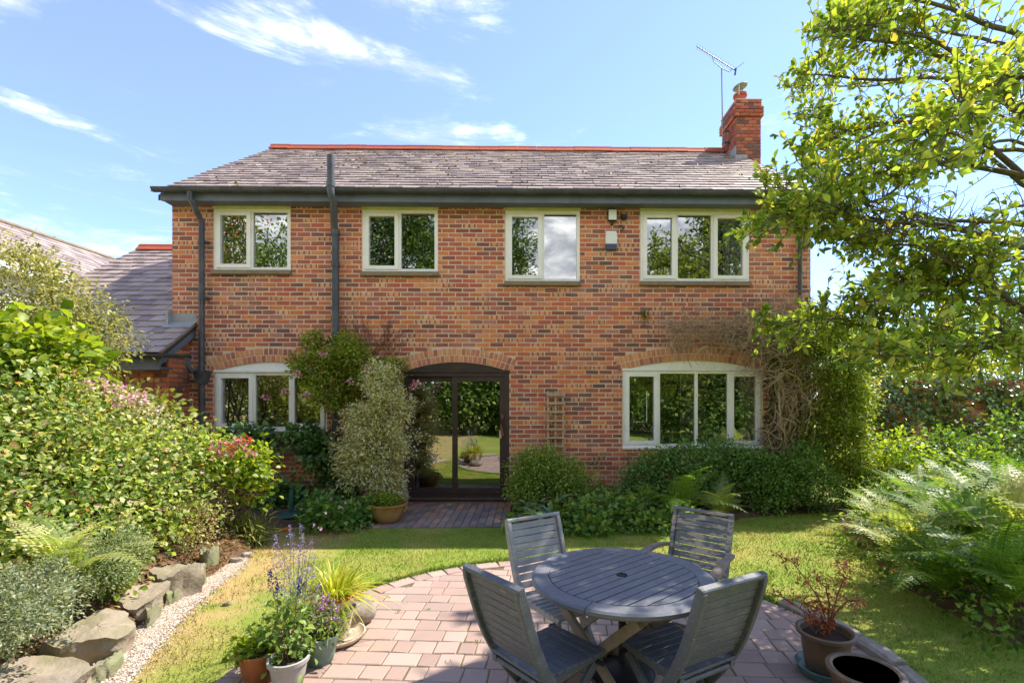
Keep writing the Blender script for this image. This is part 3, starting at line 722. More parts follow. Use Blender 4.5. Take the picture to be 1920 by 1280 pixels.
S2 = MB(); S2.quad((RX0, RY, RZ + .012), (RX0, 2 * RY - EY, EZ + .012), (RX1, 2 * RY - EY, EZ + .012), (RX1, RY, RZ + .012)); S2.build('rear_slope', M['slate'], house)
# moss on the slates
n = 260; xx = rng.uniform(RX0 + .2, RX1 - .3, n); dd = np.floor(rng.uniform(0, SLOPE / .205 - 1, n)) * .205 + .2; dd = dd.clip(.1, SLOPE - .2)
P = np.array((0, EY, EZ)) + np.outer(dd, (0, cp, sp_)) + np.outer(np.full(n, .026), (0, -sp_, cp)) + np.outer(xx, (1, 0, 0)); D = rng.normal(0, 1, (n, 3)); sz = rng.uniform(.02, .06, n)
leaves('moss', P, D * (1, 1, .3), np.tile((0, -sp_, cp), (n, 1)), sz, sz, [('8a6a3c', 3), ('a07c48', 2), ('6d6238', 2)], M['leaf'], roof, TP, kind='stuff')
# ridge tiles
def ridge(parent, x0, x1, y, z, mat):
    n = max(1, round((x1 - x0) / .45)); L = (x1 - x0) / n
    for i in range(n):
        a, b = x0 + i * L + .003, x0 + (i + 1) * L - .003; dz = random.uniform(-.006, .006); w = .16; h = .12
        prof = [(-w, -h), (-w * .5, -h * .35), (-.045, .02), (0, .045), (.045, .02), (w * .5, -h * .35), (w, -h)]; pr2 = [(u * .9, v - .018) for u, v in reversed(prof)]
        pl_ = prof + pr2; m = len(pl_); vs = [(a, y + u, z + v + dz + .03) for u, v in pl_] + [(b, y + u, z + v + dz + .03) for u, v in pl_]
        MB().add(vs, [(k, (k + 1) % m, m + (k + 1) % m, m + k) for k in range(m)] + [tuple(range(m))[::-1], tuple(range(m, 2 * m))]).build('ridge_tile', mat, parent)
ridge(roof, RX0, 4.62, RY, RZ + .05, M['ridge'])
# eaves: boxed fascia, gutter, brackets
def halfpipe(x0, x1, y, z, r, axis='x', n=10, th=.006):
    prof = [(-r * math.cos(math.pi * k / n), -r * math.sin(math.pi * k / n)) for k in range(n + 1)]
    prof += [((r - th) * math.cos(math.pi * k / n), -(r - th) * math.sin(math.pi * k / n)) for k in range(n + 1)]
    m = len(prof); vs = [(x0, y + u, z + v) for u, v in prof] + [(x1, y + u, z + v) for u, v in prof]
    return MB().add(vs, [(k, (k + 1) % m, m + (k + 1) % m, m + k) for k in range(m)])
FX0, FX1 = at(302, 372, -.26)[0], HX1 + .08
GX0, GX1 = at(285, 357, -.36)[0], HX1 + .14
fas = MB().box((FX0, -.27, 4.905), (FX1, -.235, 5.035), None, .004).box((FX0, -.234, 4.92), (FX1, .0, 4.945)).build('fascia', M['fascia'], house)
MB().box((FX0 + .002, -.266, 4.925), (HX0 - .0, .35, 5.02)).box((HX1, -.266, 4.925), (FX1 - .002, .35, 5.02)).build('eaves_box', M['fascia'], house)
gut = halfpipe(GX0, GX1, -.34, 5.075, .065).build('gutter', M['black'], house, True, 50)
x = GX0 + .45
while x < GX1: halfpipe(x, x + .035, -.34, 5.077, .072, th=.007).build('gutter_bracket', M['black'], gut, True, 50); x += .93
# left downpipe
dx, dzb = XZ(378, 500, -.09)[0], .05
xt = at(357, 372, -.33)[0]
dp = MB().tube([(xt, -.335, 5.02), (xt, -.335, 4.9), (xt + .02, -.31, 4.86), (dx - .02, -.12, 4.70), (dx, -.09, 4.64), (dx, -.09, 2.0), (dx, -.09, dzb)], .043, 12).build('downpipe', M['black'], house, True, 60)
for z in (4.28, 3.35, 2.15, 1.45): MB().tube([(dx, -.09, z), (dx, -.09, z + .06)], .050, 12).box((dx + .03, -.10, z + .015), (dx + .085, .0, z + .045)).build('pipe_clip', M['black'], dp)
hz_ = XZ(378, 712, -.09)[1]
MB().prism([(-.1, .13), (.11, .13), (.055, -.04), (.05, -.06), (-.045, -.06), (-.05, -.04)], .16, Matrix.Translation((dx, -.005, hz_)) @ MX).build('hopper', M['black'], dp)
# soil pipe
sx = XZ(629, 520, -.1)[0]; st = at(620, 292, -.46); sx2 = at(620, 350, -.46)[0]
soil = MB().tube([(sx, -.1, .1), (sx, -.1, 4.45), (sx - .012, -.12, 4.56), (sx2 + .02, -.40, 4.86), (sx2, -.46, 4.98), (sx2, -.46, 5.2), (st[0], -.46, st[2])], .056, 14, True).build('soil_pipe', M['black'], house, True, 60)
for z in (4.42, 3.9, 3.0): MB().tube([(sx, -.1, z), (sx, -.1, z + .09)], .066, 14).build('pipe_collar', M['black'], soil, True, 40)
MB().tube([(sx2, -.46, 5.06), (sx2, -.46, 5.14)], .066, 14).build('pipe_collar', M['black'], soil, True, 40)
zb = XZ(629, 632, -.1)[1]
MB().tube([(sx, -.1, zb - .1), (sx, -.1, zb + .08)], .068, 14).build('pipe_collar', M['black'], soil, True, 40)
for s_ in (-1, 1): MB().tube([(sx, -.1, zb + .04), (sx + s_ * .09, -.1, zb + .0), (sx + s_ * .13, -.09, zb - .08), (sx + s_ * .13, .0, zb - .12)], .026, 10).build('waste_pipe', M['black'], soil, True, 60)
dx2 = XZ(1500, 470, -.08)[0]; MB().tube([(dx2, -.34, 5.02), (dx2, -.32, 4.9), (dx2, -.08, 4.7), (dx2, -.08, 2.4)], .036, 10).build('downpipe', M['black'], house, True, 60)

# chimney
cx0, cx1, cy0, cy1, cz0, cz1 = 4.65, 5.20, 2.62, 3.42, 6.4, 8.05
chim = MB().box((cx0 + .008, cy0 + .008, -.2), (cx1 - .008, cy1 - .008, 8.42)).build('chimney', M['mortar_dark'], house)
CB = Pieces(.003, .006)
def chim_ring(z, out):
    h = CH - .011; k = int(round(z / CH)); a, b, c, d = cx0 - out, cx1 + out, cy0 - out, cy1 + out
    for (org, ax, nz, L) in (((a, c, z), (1, 0, 0), (0, -1, 0), b - a), ((a, d, z), (0, -1, 0), (-1, 0, 0), d - c), ((b, c, z), (0, 1, 0), (1, 0, 0), d - c)):
        nb = round(L / .2); w = L / nb; off = w / 2 if k % 2 else 0; x = -off
        while x < L - .02:
            p, q = max(x, 0), min(x + w, L)
            if q - p > .03:
                o = np.array(org) + np.array(ax) * (p + .004) - np.array(nz) * (.024 + out * .0 + (0 if out < .01 else .03))
                cc = np.array(lin(random.choice(('bc6a50', 'b06450', 'c87c5c', '9c5c4e', '8c5c52', 'c2725a', '7c5c58')))) * random.uniform(.85, 1.12) * (.9, .86, .9)
                CB.add(basis(ax, (0, 0, 1), nz, o), (q - p - .01, h, .03 + (0 if out < .01 else .03)), (*cc, 0), 0)
            x += w
z = 6.5; i = 0
while z < 8.36:
    out = 0 if z < 7.98 else (.045 if z < 8.20 else .012)
    chim_ring(z, out); z += CH
CB.finish('brick', 'chimney_bricks', M['brick'], chim, 300)
MB().box((cx0 - .02, cy0 - .02, 8.37), (cx1 + .02, cy1 + .02, 8.43), None, .02).build('flaunching', M['mortar_dark'], chim)
cpx, cpy = 4.84, 2.86
pot = MB().lathe([(.12, 8.40), (.125, 8.56), (.128, 8.60), (.15, 8.61), (.15, 8.66), (.135, 8.67), (.13, 8.66), (.11, 8.66), (.105, 8.5)], 24, (cpx, cpy, 0)).build('chimney_pot', M['pot_clay'], chim, True, 40)
Mt = Matrix.Translation((cpx, cpy, 8.84)) @ Matrix.Rotation(R(-14), 4, 'Y'); d_ = MB().lathe([(.0, -.02), (.15, -.02), (.165, 0), (.15, .02), (.0, .035)], 24); d_.v = [tuple(Mt @ Vector(v)) for v in d_.v]
cw = d_.build('cowl', M['cowl'], pot, True, 40)
MB().bar((cpx - .08, cpy - .13, 8.58), (cpx - .08, cpy - .13, 8.83), .022, .006, (1, 0, 0)).build('cowl_strap', M['plastic_white'], pot)
MB().bar((cpx + .1, cpy + .1, 8.6), (cpx + .1, cpy + .1, 8.85), .02, .006, (1, 0, 0)).build('cowl_strap', M['cowl'], pot)
rz0 = EZ + (cy0 - EY) * math.tan(pit)
MB().box((cx0 - .05, cy0 - .08, rz0 - .08), (cx0 + .2, cy0 - .004, rz0 + .06), None, .004).build('flashing', M['lead'], chim)
MB().box((cx0 - .02, cy0 - .005, rz0 - .06), (cx0 - .004, 3.25, rz0 + .3)).build('flashing', M['lead'], chim)

# television aerial on the chimney
ae = thing('tv_aerial', 'rooftop television aerial on a thin mast beside the chimney', 'aerial', (4.56, 3.0, 7.5))
A = lambda px, py: at(px, py, 2.95) - np.array((4.56, 3.0, 7.5))
m0, m1 = A(1355, 268), A(1353, 128)
MB().tube([m0, m1], .014, 8).build('mast', M['cowl'], ae, True)
b0, b1 = A(1306, 87), A(1377, 131)
MB().tube([b0, b1], .012, 6).build('boom', M['cowl'], ae)
MB().tube([A(1336, 108), A(1338, 116), A(1354, 129), A(1368, 135), A(1372, 129)], .010, 6).build('boom_brace', M['cowl'], ae)
for i in range(15):
    p = b0 + (b1 - b0) * (i + .3) / 15; dv = np.array((.05, .17, .055)); MB().tube([p - dv, p + dv], .005, 5).build('element', M['cowl'], ae)
for s_ in (-1, 1): p = b1 + np.array((.05, s_ * .05, .02)); MB().tube([p, p + np.array((.06, s_ * .2, .06 + .08 * s_))], .006, 5).build('reflector_rod', M['cowl'], ae)
MB().tube([b1, A(1380, 128), A(1378, 141)], .022, 6).build('feed_box', M['black'], ae)
for z in (.38, .12): MB().box((-.03, -.03, z), (.14, -.0, z + .04)).build('wall_bracket', M['black'], ae)

# things fixed to the wall
def on_wall(name, label, cat, px, py): p = at(px, py, 0); return thing(name, label, cat, (p[0], -.008, p[2])), p
t_, p = on_wall('alarm_box', 'white burglar alarm box with dark blue base on brickwork', 'alarm', 1145, 453)
MB().prism([(-.093, -.06), (.093, -.06), (.098, .05), (.08, .15), (-.08, .15), (-.098, .05)], .075, MX).build('cover', M['plastic_white'], t_)
MB().prism([(-.088, -.15), (.088, -.15), (.093, -.062), (-.093, -.062)], .07, MX).build('base', M['plastic_blue'], t_)
t_, p = on_wall('floodlight', 'small square white floodlight under the eaves', 'light', 1147, 406)
MB().box((-.075, -.07, -.095), (.075, -.02, .095), None, .01).build('housing', M['plastic_dark'], t_)
MB().box((-.066, -.08, -.085), (.066, -.071, .085), None, .003).build('lamp_face', M['plastic_white'], t_)
MB().box((-.02, -.05, -.15), (.02, .0, -.09)).build('bracket', M['plastic_dark'], t_)
t_, p = on_wall('security_camera', 'small black dome camera beside the floodlight', 'camera', 1169, 410)
MB().box((-.05, -.03, -.02), (.05, .0, .06), None, .006).build('mount', M['plastic_dark'], t_)
q = MB().lathe([(0, -.05), (.03, -.045), (.045, -.02), (.05, .01), (.05, .03)], 16, (0, -.06, 0)).build('dome', M['plastic_dark'], t_, True)
MB().tube([(-.09, -.005, -.12), (-.03, -.02, -.13), (.0, -.02, -.17), (-.03, -.02, -.21), (-.06, -.01, -.19)], .008, 6).build('cable', M['plastic_dark'], t_, True)
# trellis
xa, xb = XZ(1026, 800, -.05)[0], XZ(1057, 800, -.05)[0]; zt_, zb_ = XZ(1040, 733, -.05)[1], .55
tr = thing('trellis', 'narrow wooden trellis fixed to the brick wall', 'trellis', (xa, -.06, zb_))
W_ = xb - xa
for x in (0.012, W_ / 2, W_ - .012): MB().box((x - .015, -.014, 0), (x + .015, .014, zt_ - zb_), None, .002).build('upright', M['tr_wood'], tr)
for i in range(9): z = .1 + i * .142; MB().box((-.015, -.045, z), (W_ + .015, -.0145, z + .03), None, .002).build('rung', M['tr_wood'], tr)

# ================================================================== lower wing on the left
wing = thing('side_wing', 'low brick side wing with slate roof left of the house', 'building', (0, 0, 0))
WX0, WX1, WY = -8.85, -5.60, -.485
wEY, wEZ, wRY, wRZ = -.80, 2.42, 3.15, 5.17
wp = math.atan2(wRZ - wEZ, wRY - wEY); wc, ws = math.cos(wp), math.sin(wp); wS = math.hypot(wRZ - wEZ, wRY - wEY)
VX = -5.48
ww = MB(); ww.quad((WX0, WY + .007, -.3), (WX1 - .004, WY + .007, -.3), (WX1 - .004, WY + .007, 2.55), (WX0, WY + .007, 2.55))
ww.quad((WX1 - .007, WY + .007, -.3), (WX1 - .007, .0, -.3), (WX1 - .007, .0, 2.98), (WX1 - .007, WY + .007, 2.6))
ww.quad((WX0, 6, -.3), (WX0, WY, -.3), (WX0, WY, 2.5), (WX0, 6, 2.5))
wwo = ww.build('wall', M['mortar_dark'], wing)
WBk = Pieces(.003, .007)
lay(WBk, WX0 + 1.5, WX1, -.29, 2.5, [dict(r=[-7.6, .9, -6.55, 2.25], arch=0)], (0, WY, 0), (1, 0, 0), (0, -1, 0), key=lambda x, z: -x - z * .1, phase=.06)
lay(WBk, 0, -WY, -.29, 2.95, [], (WX1, WY, 0), (0, 1, 0), (1, 0, 0), key=lambda x, z: -20, phase=.1)
WBk.items = [i_ for i_ in WBk.items if i_[0].translation.z < wEZ + (max(i_[0].translation.y, WY) - wEY) * math.tan(wp) - .24 or i_[3] != -20]
WBk.finish('brick', 'brickwork', M['brick'], wwo, 300)
f = MB().box((-7.6, WY + .0, .9), (-7.53, WY + .07, 2.25)).box((-6.62, WY + .0, .9), (-6.55, WY + .07, 2.25)).box((-7.53, WY + .0, 2.18), (-6.62, WY + .07, 2.25)).box((-7.53, WY + .0, .9), (-6.62, WY + .07, .97)).build('window', M['white'], wing)
MB().quad((-7.53, WY + .03, .97), (-6.62, WY + .03, .97), (-6.62, WY + .03, 2.18), (-7.53, WY + .03, 2.18)).build('pane', M['glass'], f)
wroof = slab(WX0 - .05, VX - .01, wEY + .03, wEZ, 0, wEZ + (0 - wEY) * math.tan(wp), .08, False).build('roof', M['underlay'], wing)
slab(WX0 - .05, HX0 - .01, 0.0, wEZ + (0 - wEY) * math.tan(wp), wRY, wRZ, .08).build('roof_slab', M['underlay'], wing)
slates(wroof, WX0 - .08, VX, wEY, wEZ, wc, ws, wS, .215, .25, 300, keep=lambda x, d: x < HX0 - .08 or d * wc + wEY < -.16)
ridge(wroof, WX0 - .05, HX0 - .01, wRY, wRZ + .05, M['ridge'])
MB().box((WX0, wEY + .06, 2.17), (VX - .05, wEY + .09, 2.37), None, .004).box((WX0, wEY + .09, 2.19), (VX - .05, WY, 2.22)).build('fascia', M['fascia'], wing)
zv = lambda y: wEZ + (y - wEY) * math.tan(wp)
MB().add([(VX - .045, y, zv(y) + d) for y, d in ((wEY + .03, -.005), (0, -.005), (0, -.2), (wEY + .03, -.2))] + [(VX - .015, y, zv(y) + d) for y, d in ((wEY + .03, -.005), (0, -.005), (0, -.2), (wEY + .03, -.2))],
         [(0, 1, 2, 3), (7, 6, 5, 4), (0, 4, 5, 1), (1, 5, 6, 2), (2, 6, 7, 3), (3, 7, 4, 0)]).build('barge_board', M['fascia'], wing)
MB().bar((VX - .005, wEY, zv(wEY) + .0), (VX - .005, -.01, zv(0) + .0), .03, .03).build('verge_mortar', M['sill'], wing)
wg = halfpipe(WX0, at(362, 672, -.86)[0], -.86, 2.40, .06).build('gutter', M['black'], wing, True, 50)
gx = at(352, 676, -.86)[0]
MB().tube([(gx, -.86, 2.35), (gx, -.86, 2.22), (gx + .03, -.84, 2.15), (dx - .05, -.2, hz_ + .16), (dx - .02, -.09, hz_ + .1)], .036, 10).build('downpipe', M['black'], wing, True, 60)
MB().add([(HX0 - .06, -.17, zv(-.17) + .035), (VX - .0, -.17, zv(-.17) + .035), (VX - .0, -.009, zv(0) + .03), (HX0 - .06, -.009, zv(0) + .03), (HX0 + .005, -.009, zv(0) + .17), (VX, -.009, zv(0) + .17)],
         [(0, 1, 2, 3), (3, 2, 5, 4)]).build('flashing', M['lead'], wing)
MB().box((HX0 - .05, -.09, zv(0) - .05), (HX0 - .003, .04, zv(0) + .2), None, .003).build('flashing', M['lead'], wing)

# neighbouring long roof further left
nb = thing('neighbour_barn', 'long slate-roofed building with white wall beyond the side wing', 'building', (0, 0, 0))
NXr, NZr = -12.0, 5.75; NXe, NZe = -10.0, 4.42
npt = math.atan2(NZr - NZe, NXe - NXr); nc, ns = math.cos(npt), math.sin(npt); nS = math.hypot(NZr - NZe, NXe - NXr)
b = MB(); Y0, Y1 = -3.0, 11.0
vs = [(NXe, Y0, NZe), (NXr, Y0, NZr), (2 * NXr - NXe, Y0, NZe), (NXe, Y1, NZe), (NXr, Y1, NZr), (2 * NXr - NXe, Y1, NZe)]
nro = b.add(vs, [(0, 3, 4, 1), (1, 4, 5, 2), (0, 1, 2), (5, 4, 3)]).build('roof', M['underlay'], nb)
S = Pieces(.004, .003); d = -.03; row = 0
xv = np.array((0., -1, 0)); yv = np.array((-nc, 0, ns)); nv = np.cross(xv, yv); nv = nv if nv[2] > 0 else -nv
xv = np.cross(yv, nv); tl = .012 / .2; y2 = nrm(yv - nv * tl); n2 = np.cross(xv, y2)
while d < nS - .05:
    u = Y0
    while u < Y1:
        o = np.array((NXe, 0, NZe)) + yv * (d + random.gauss(0, .006)) + nv * .016
        o[1] = u + (.15 if row % 2 else 0) + (.3 if xv[1] < 0 else 0)
        c = np.array(random.choice(scol)) * random.uniform(.85, 1.12)
        S.add(basis(xv, y2, n2, o), (.295, min(.27, nS - d), .009), (*c, 1), abs(u - 3) + row * .3); u += .3
    d += .2; row += 1
S.finish('slate', 'far_slates', M['slate'], nro, 200)
MB().box((2 * NXr - NXe + .2, Y0 + .2, -.2), (NXe - .25, Y1 - .2, NZe - .05)).build('wall', M['render'], nb)
MB().box((NXe - .24, Y0, NZe - .22), (NXe + .02, Y1, NZe - .01)).build('fascia', M['render'], nb)
MB().tube([(NXr, Y0, NZr + .02), (NXr, Y1, NZr + .02)], .06, 8).build('ridge_cap', M['sill'], nb)
# ================================================================== garden furniture
def copy_tree(o, parent=None):
    c = o.copy(); COL.objects.link(c); c.parent = parent
    for ch in list(o.children): copy_tree(ch, c)
    return c
TX, TY = gr(1166, 1077, .72)[0], gr(1166, 1077, .72)[1]
def make_table():
    t = thing('garden_table', 'round slatted grey wooden garden table on the patio', 'table', (TX, TY, 0), R(39))
    RO, RI = .522, .425
    for i in range(4):                                     # the rim is four curved boards
        a0, a1 = R(90 * i + 20) + .004, R(90 * i + 110) - .004; n = 18; vs = []; fs = []
        for k in range(n + 1):
            a = a0 + (a1 - a0) * k / n; c, s_ = math.cos(a), math.sin(a)
            for r_, z in ((RI, .685), (RO - .01, .682), (RO, .692), (RO, .71), (RO - .012, .72), (RI + .003, .72), (RI, .717)): vs.append((c * r_, s_ * r_, z))
        for k in range(n):
            for j in range(7): fs.append((7 * k + j, 7 * k + 7 + j, 7 * k + 7 + (j + 1) % 7, 7 * k + (j + 1) % 7))
        fs += [tuple(range(7)), tuple(range(7 * n, 7 * n + 7))[::-1]]
        MB().add(vs, fs).build('rim_board', M['wood_table'], t, True, 30)
    w = .0645; n = 13; r = RI - .004
    for i in range(n):
        y0 = -n * w / 2 + i * w + .0045; y1 = y0 + w - .009; m = 7; pts = []
        ya, yb = max(y0, -r + .004), min(y1, r - .004)
        if yb <= ya: continue
        right = [(math.sqrt(max(r * r - y * y, 0)), y) for y in np.linspace(ya, yb, m)]; left = [(-x, y) for x, y in reversed(right)]
        if i == n // 2:                                    # the middle slat is cut for the parasol hole
            for sg in (-1, 1):
                hole = [(sg * .03 * math.cos(a), .03 * math.sin(a)) for a in np.linspace(-1.45, 1.45, 9)]
                side = [(sg * x, y) for x, y in right]; poly = side + [(h[0], h[1]) for h in reversed(hole)]
                if sg < 0: poly = poly[::-1]
                MB().prism(poly, .02, Matrix.Translation((0, 0, .7))).build('slat', M['wood_table'], t)
        else: MB().prism(right + left, .02, Matrix.Translation((0, 0, .7 + random.uniform(-.001, .001)))).build('slat', M['wood_table'], t)
    MB().lathe([(.024, .66), (.031, .66), (.033, .722), (.026, .724), (.024, .72)], 20).build('parasol_ring', M['black_metal'], t, True, 40)
    for s_ in (-1, 1):
        MB().box((s_ * .27 - .02, -.36, .645), (s_ * .27 + .02, .36, .684), None, .004).build('bearer', M['wood_raw'], t)
        MB().bar((s_ * .30, -.36, .66), (s_ * .24, .36, .0), .03, .055, (0, 0, 1), .004).build('leg', M['wood_raw'], t)
        MB().bar((s_ * .265, .36, .66), (s_ * .205, -.36, .0), .03, .055, (0, 0, 1), .004).build('leg', M['wood_raw'], t)
    for y in (-.30, .30):
        MB().bar((-.24, y, .09), (.24, y, .09), .028, .04, (0, 0, 1), .003).build('stretcher', M['wood_raw'], t)
    MB().bar((-.28, -.04, .36), (.28, .04, .36), .03, .045, (0, 0, 1), .003).build('stretcher', M['wood_raw'], t)
    MB().bar((-.28, .14, .22), (.28, -.12, .50), .03, .04, (0, 0, 1), .003).build('stretcher', M['wood_raw'], t)
    return t
table = make_table()
PW = .44                                                  # chair width
POST = [(-.335, .90), (-.305, .80), (-.27, .69), (-.23, .58), (-.175, .47), (-.10, .35), (.02, .2), (.19, .0)]
def post_at(z):
    for (y0, z0), (y1, z1) in zip(POST, POST[1:]):
        if z1 <= z <= z0: f = (z - z0) / (z1 - z0); return y0 + (y1 - y0) * f
    return POST[0][0]
def make_chair(wood, arms=False):
    t = empty('garden_chair')
    for s_ in (-1, 1):
        x = s_ * (PW / 2 - .016); vs = []; fs = []; n = 22; hw = .015
        ctl = POST; ts = np.linspace(0, len(ctl) - 1, n)
        cy = np.interp(ts, range(len(ctl)), [c[0] for c in ctl]); cz = np.interp(ts, range(len(ctl)), [c[1] for c in ctl])
        ky = np.convolve(np.pad(cy, 2, 'edge'), np.ones(5) / 5, 'valid'); kz = np.convolve(np.pad(cz, 2, 'edge'), np.ones(5) / 5, 'valid'); ky[-1], kz[-1] = cy[-1], cz[-1]; ky[0], kz[0] = cy[0], cz[0]
        for k in range(n):
            a = max(k - 1, 0); b_ = min(k + 1, n - 1); d = np.array((ky[b_] - ky[a], kz[b_] - kz[a])); d /= np.linalg.norm(d); nn = np.array((-d[1], d[0])) * .026
            if k == 0: nn = nn * .8
            for (dx_, sg) in ((-hw, -1), (hw, -1), (hw, 1), (-hw, 1)): vs.append((x + dx_, ky[k] + sg * nn[0], max(0, kz[k] + sg * nn[1])))
        for k in range(n - 1):
            for j in range(4): fs.append((4 * k + j, 4 * k + (j + 1) % 4, 4 * k + 4 + (j + 1) % 4, 4 * k + 4 + j))
        fs += [(3, 2, 1, 0), tuple(range(4 * n - 4, 4 * n))]
        o = MB().add(vs, fs).build('back_post', wood, t, True, 40)
        bv = o.modifiers.new('edge', 'BEVEL'); bv.width = .005; bv.segments = 2; bv.limit_method = 'ANGLE'
        xi = s_ * (PW / 2 - .052)
        MB().bar((xi, .215, .40), (xi, -.26, .0), .026, .045, (0, 0, 1), .004).build('rear_leg', wood, t)
        MB().bar((s_ * (PW / 2 - .048), -.19, .415), (s_ * (PW / 2 - .048), .23, .425), .026, .04, (0, 0, 1), .004).build('seat_rail', wood, t)
        MB().tube([(s_ * (PW / 2 - .07), .2, .40), (s_ * (PW / 2 + .004), .2, .40)], .012, 8).build('pivot', M['black_metal'], t)
    for i in range(9):                                     # back slats, side to side
        z0 = .485 + i * .0445; y0, y1 = post_at(z0), post_at(z0 + .041)
        yc = (y0 + y1) / 2 + .004; b = Vector((0, y1 - y0, .041)).normalized()
        m_ = basis((1, 0, 0), tuple(b), tuple(Vector((1, 0, 0)).cross(b)), (0, yc, z0 + .019))
        MB().box((-PW / 2 + .032, -.021, -.006), (PW / 2 - .032, .021, .006), m_, .002).build('back_slat', wood, t)
    m_ = basis((1, 0, 0), (0, -.3, .954), (0, -.954, -.3), (0, -.331, .902))
    MB().box((-PW / 2 + .0, -.012, -.02), (PW / 2 - .0, .014, .02), m_, .006).build('top_rail', wood, t)
    for i in range(9):                                     # seat slats
        y = -.19 + i * .0495; z = .443 + .004 * math.cos(i / 8 * math.pi) - .006 * math.sin(i / 8 * math.pi)
        MB().box((-PW / 2 + .03, y, z - .008), (PW / 2 - .03, y + .045, z + .008), None, .003).build('seat_slat', wood, t)
    MB().tube([(-PW / 2 + .03, -.175, .41), (PW / 2 - .03, -.175, .41)], .014, 8).build('stretcher', wood, t)
    MB().bar((-PW / 2 + .04, -.15, .095), (PW / 2 - .04, -.15, .095), .022, .03, (0, 0, 1), .002).build('stretcher', wood, t)
    MB().bar((-PW / 2 + .02, .11, .095), (PW / 2 - .02, .11, .095), .022, .03, (0, 0, 1), .002).build('stretcher', wood, t)
    if arms:
        for s_ in (-1, 1):
            x = s_ * (PW / 2 + .012); n = 10; vs = []
            for k in range(n):
                u = k / (n - 1); y = -.26 + .52 * u; z = .63 + .035 * math.sin(u * math.pi) - .012 * u; wd = .018 + .016 * u
                xo = x + s_ * .03 * math.sin(u * 2.2)
                vs += [(xo - wd, y, z), (xo + wd, y, z), (xo + wd, y, z + .022), (xo - wd, y, z + .022)]
            fs = [(4 * k + j, 4 * k + (j + 1) % 4, 4 * k + 4 + (j + 1) % 4, 4 * k + 4 + j) for k in range(n - 1) for j in range(4)] + [(3, 2, 1, 0), tuple(range(4 * n - 4, 4 * n))]
            MB().add(vs, fs).build('armrest', M['wood_raw'], t, True, 40)
            MB().bar((x + s_ * .01, .15, .64), (x, .07, .16), .022, .032, (0, 0, 1), .003).build('arm_post', wood, t)
    return t
def place(t, c0, c1, zt, label):
    """c0, c1: pixels of the two top corners of the back"""
    p, q = gr(*c0, zt), gr(*c1, zt); mid = (p + q) / 2; d = q - p; nx = np.array((-d[1], d[0], 0)); nx /= np.linalg.norm(nx)
    if np.dot(nx[:2], np.array((TX, TY)) - mid[:2]) < 0: nx = -nx
    a = math.atan2(nx[1], nx[0]) - math.pi / 2; loc = mid + nx * .335
    t.location = (loc[0], loc[1], 0); t.rotation_euler = (0, 0, a); tag(t, label, 'chair', 'garden chairs round the table'); return t
chA = make_chair(M['wood']); chB = make_chair(M['wood_peel'], True); chP = make_chair(M['wood_light']); chD = copy_tree(chA)
place(chP, (953, 977), (1042, 963), .90, 'pale sun-lit folding garden chair nearest the glazed door')
place(chB, (1268, 952), (1372, 967), .90, 'garden armchair with paint peeling off its slatted back')
place(chA, (878, 1065), (970, 1108), .90, 'dark grey folding chair seen from behind, nearer the flower pots')
place(chD, (1315, 1110), (1432, 1078), .90, 'dark grey folding chair seen from behind, beside the potted maple')
pb = thing('parasol_stand', 'black parasol stand on the patio under the table', 'parasol stand', (*gr(1167, 1262)[:2], 0))
MB().lathe([(.0, .0), (.2, .0), (.205, .02), (.17, .05), (.08, .07), (.03, .08)], 28).build('foot', M['black_metal'], pb, True, 40)
MB().lathe([(.026, .06), (.026, .34), (.022, .345), (.022, .1)], 16).build('tube', M['black_metal'], pb, True, 40)

# ================================================================== pots and ornaments
def pot(name, label, p, prof, mat, rim=None, soil=None, wob=0.0, group=None):
    t = thing(name, label, 'plant pot', (p[0], p[1], p[2]), 0, group)
    MB().lathe(prof, 40, (0, 0, 0), wob).build('bowl', mat, t, True, 40)
    if soil: r_, z = soil; MB().lathe([(r_, z), (r_ * .6, z + .012), (0, z + .018)], 24, (0, 0, 0), .03).build('soil', M['potsoil'], t, True)
    return t
bp = gr(727, 978); bowl = pot('bowl_pot', 'wide ochre glazed bowl planter beside the brick path', bp,
    [(.13, 0), (.155, .005), (.20, .06), (.235, .14), (.25, .20), (.262, .24), (.278, .25), (.278, .268), (.255, .272), (.243, .255), (.235, .22), (.2, .18)], M['ochre'], soil=(.232, .215))
for s_ in (0.25, 2.6): MB().tube([(.262 * math.cos(s_ - .16), -.262 * math.sin(abs(s_) % 3) * 1, .235), (.30 * math.cos(s_), -.30 * math.sin(s_), .21), (.262 * math.cos(s_ + .1), -.262 * math.sin(s_ + .1), .165)], .02, 8).build('handle', M['ochre'], bowl, True)
tp = gr(484, 1276); tpot = pot('small_pot', 'small terracotta pot of pale leaves at the patio edge', (tp[0], tp[1], 0), [(.065, 0), (.075, .004), (.09, .07), (.101, .145), (.104, .165), (.112, .168), (.112, .186), (.1, .188), (.095, .16), (.08, .12)], M['terracotta'], soil=(.096, .158))
gp = gr(541, 1292); gpot = pot('small_pot', 'pale grey pot of salvia in front of the teal pot', (gp[0], gp[1], 0), [(.066, 0), (.076, .004), (.092, .085), (.104, .165), (.116, .17), (.118, .195), (.107, .198), (.098, .17), (.08, .12)], M['greypot'], soil=(.099, .168))
kp = gr(600, 1240); kpot = pot('small_pot', 'teal glazed pot of pink flower spikes', (kp[0], kp[1], 0), [(.07, 0), (.08, .004), (.098, .07), (.112, .15), (.12, .17), (.122, .185), (.11, .187), (.105, .16), (.08, .1)], M['tealpot'], soil=(.106, .165))
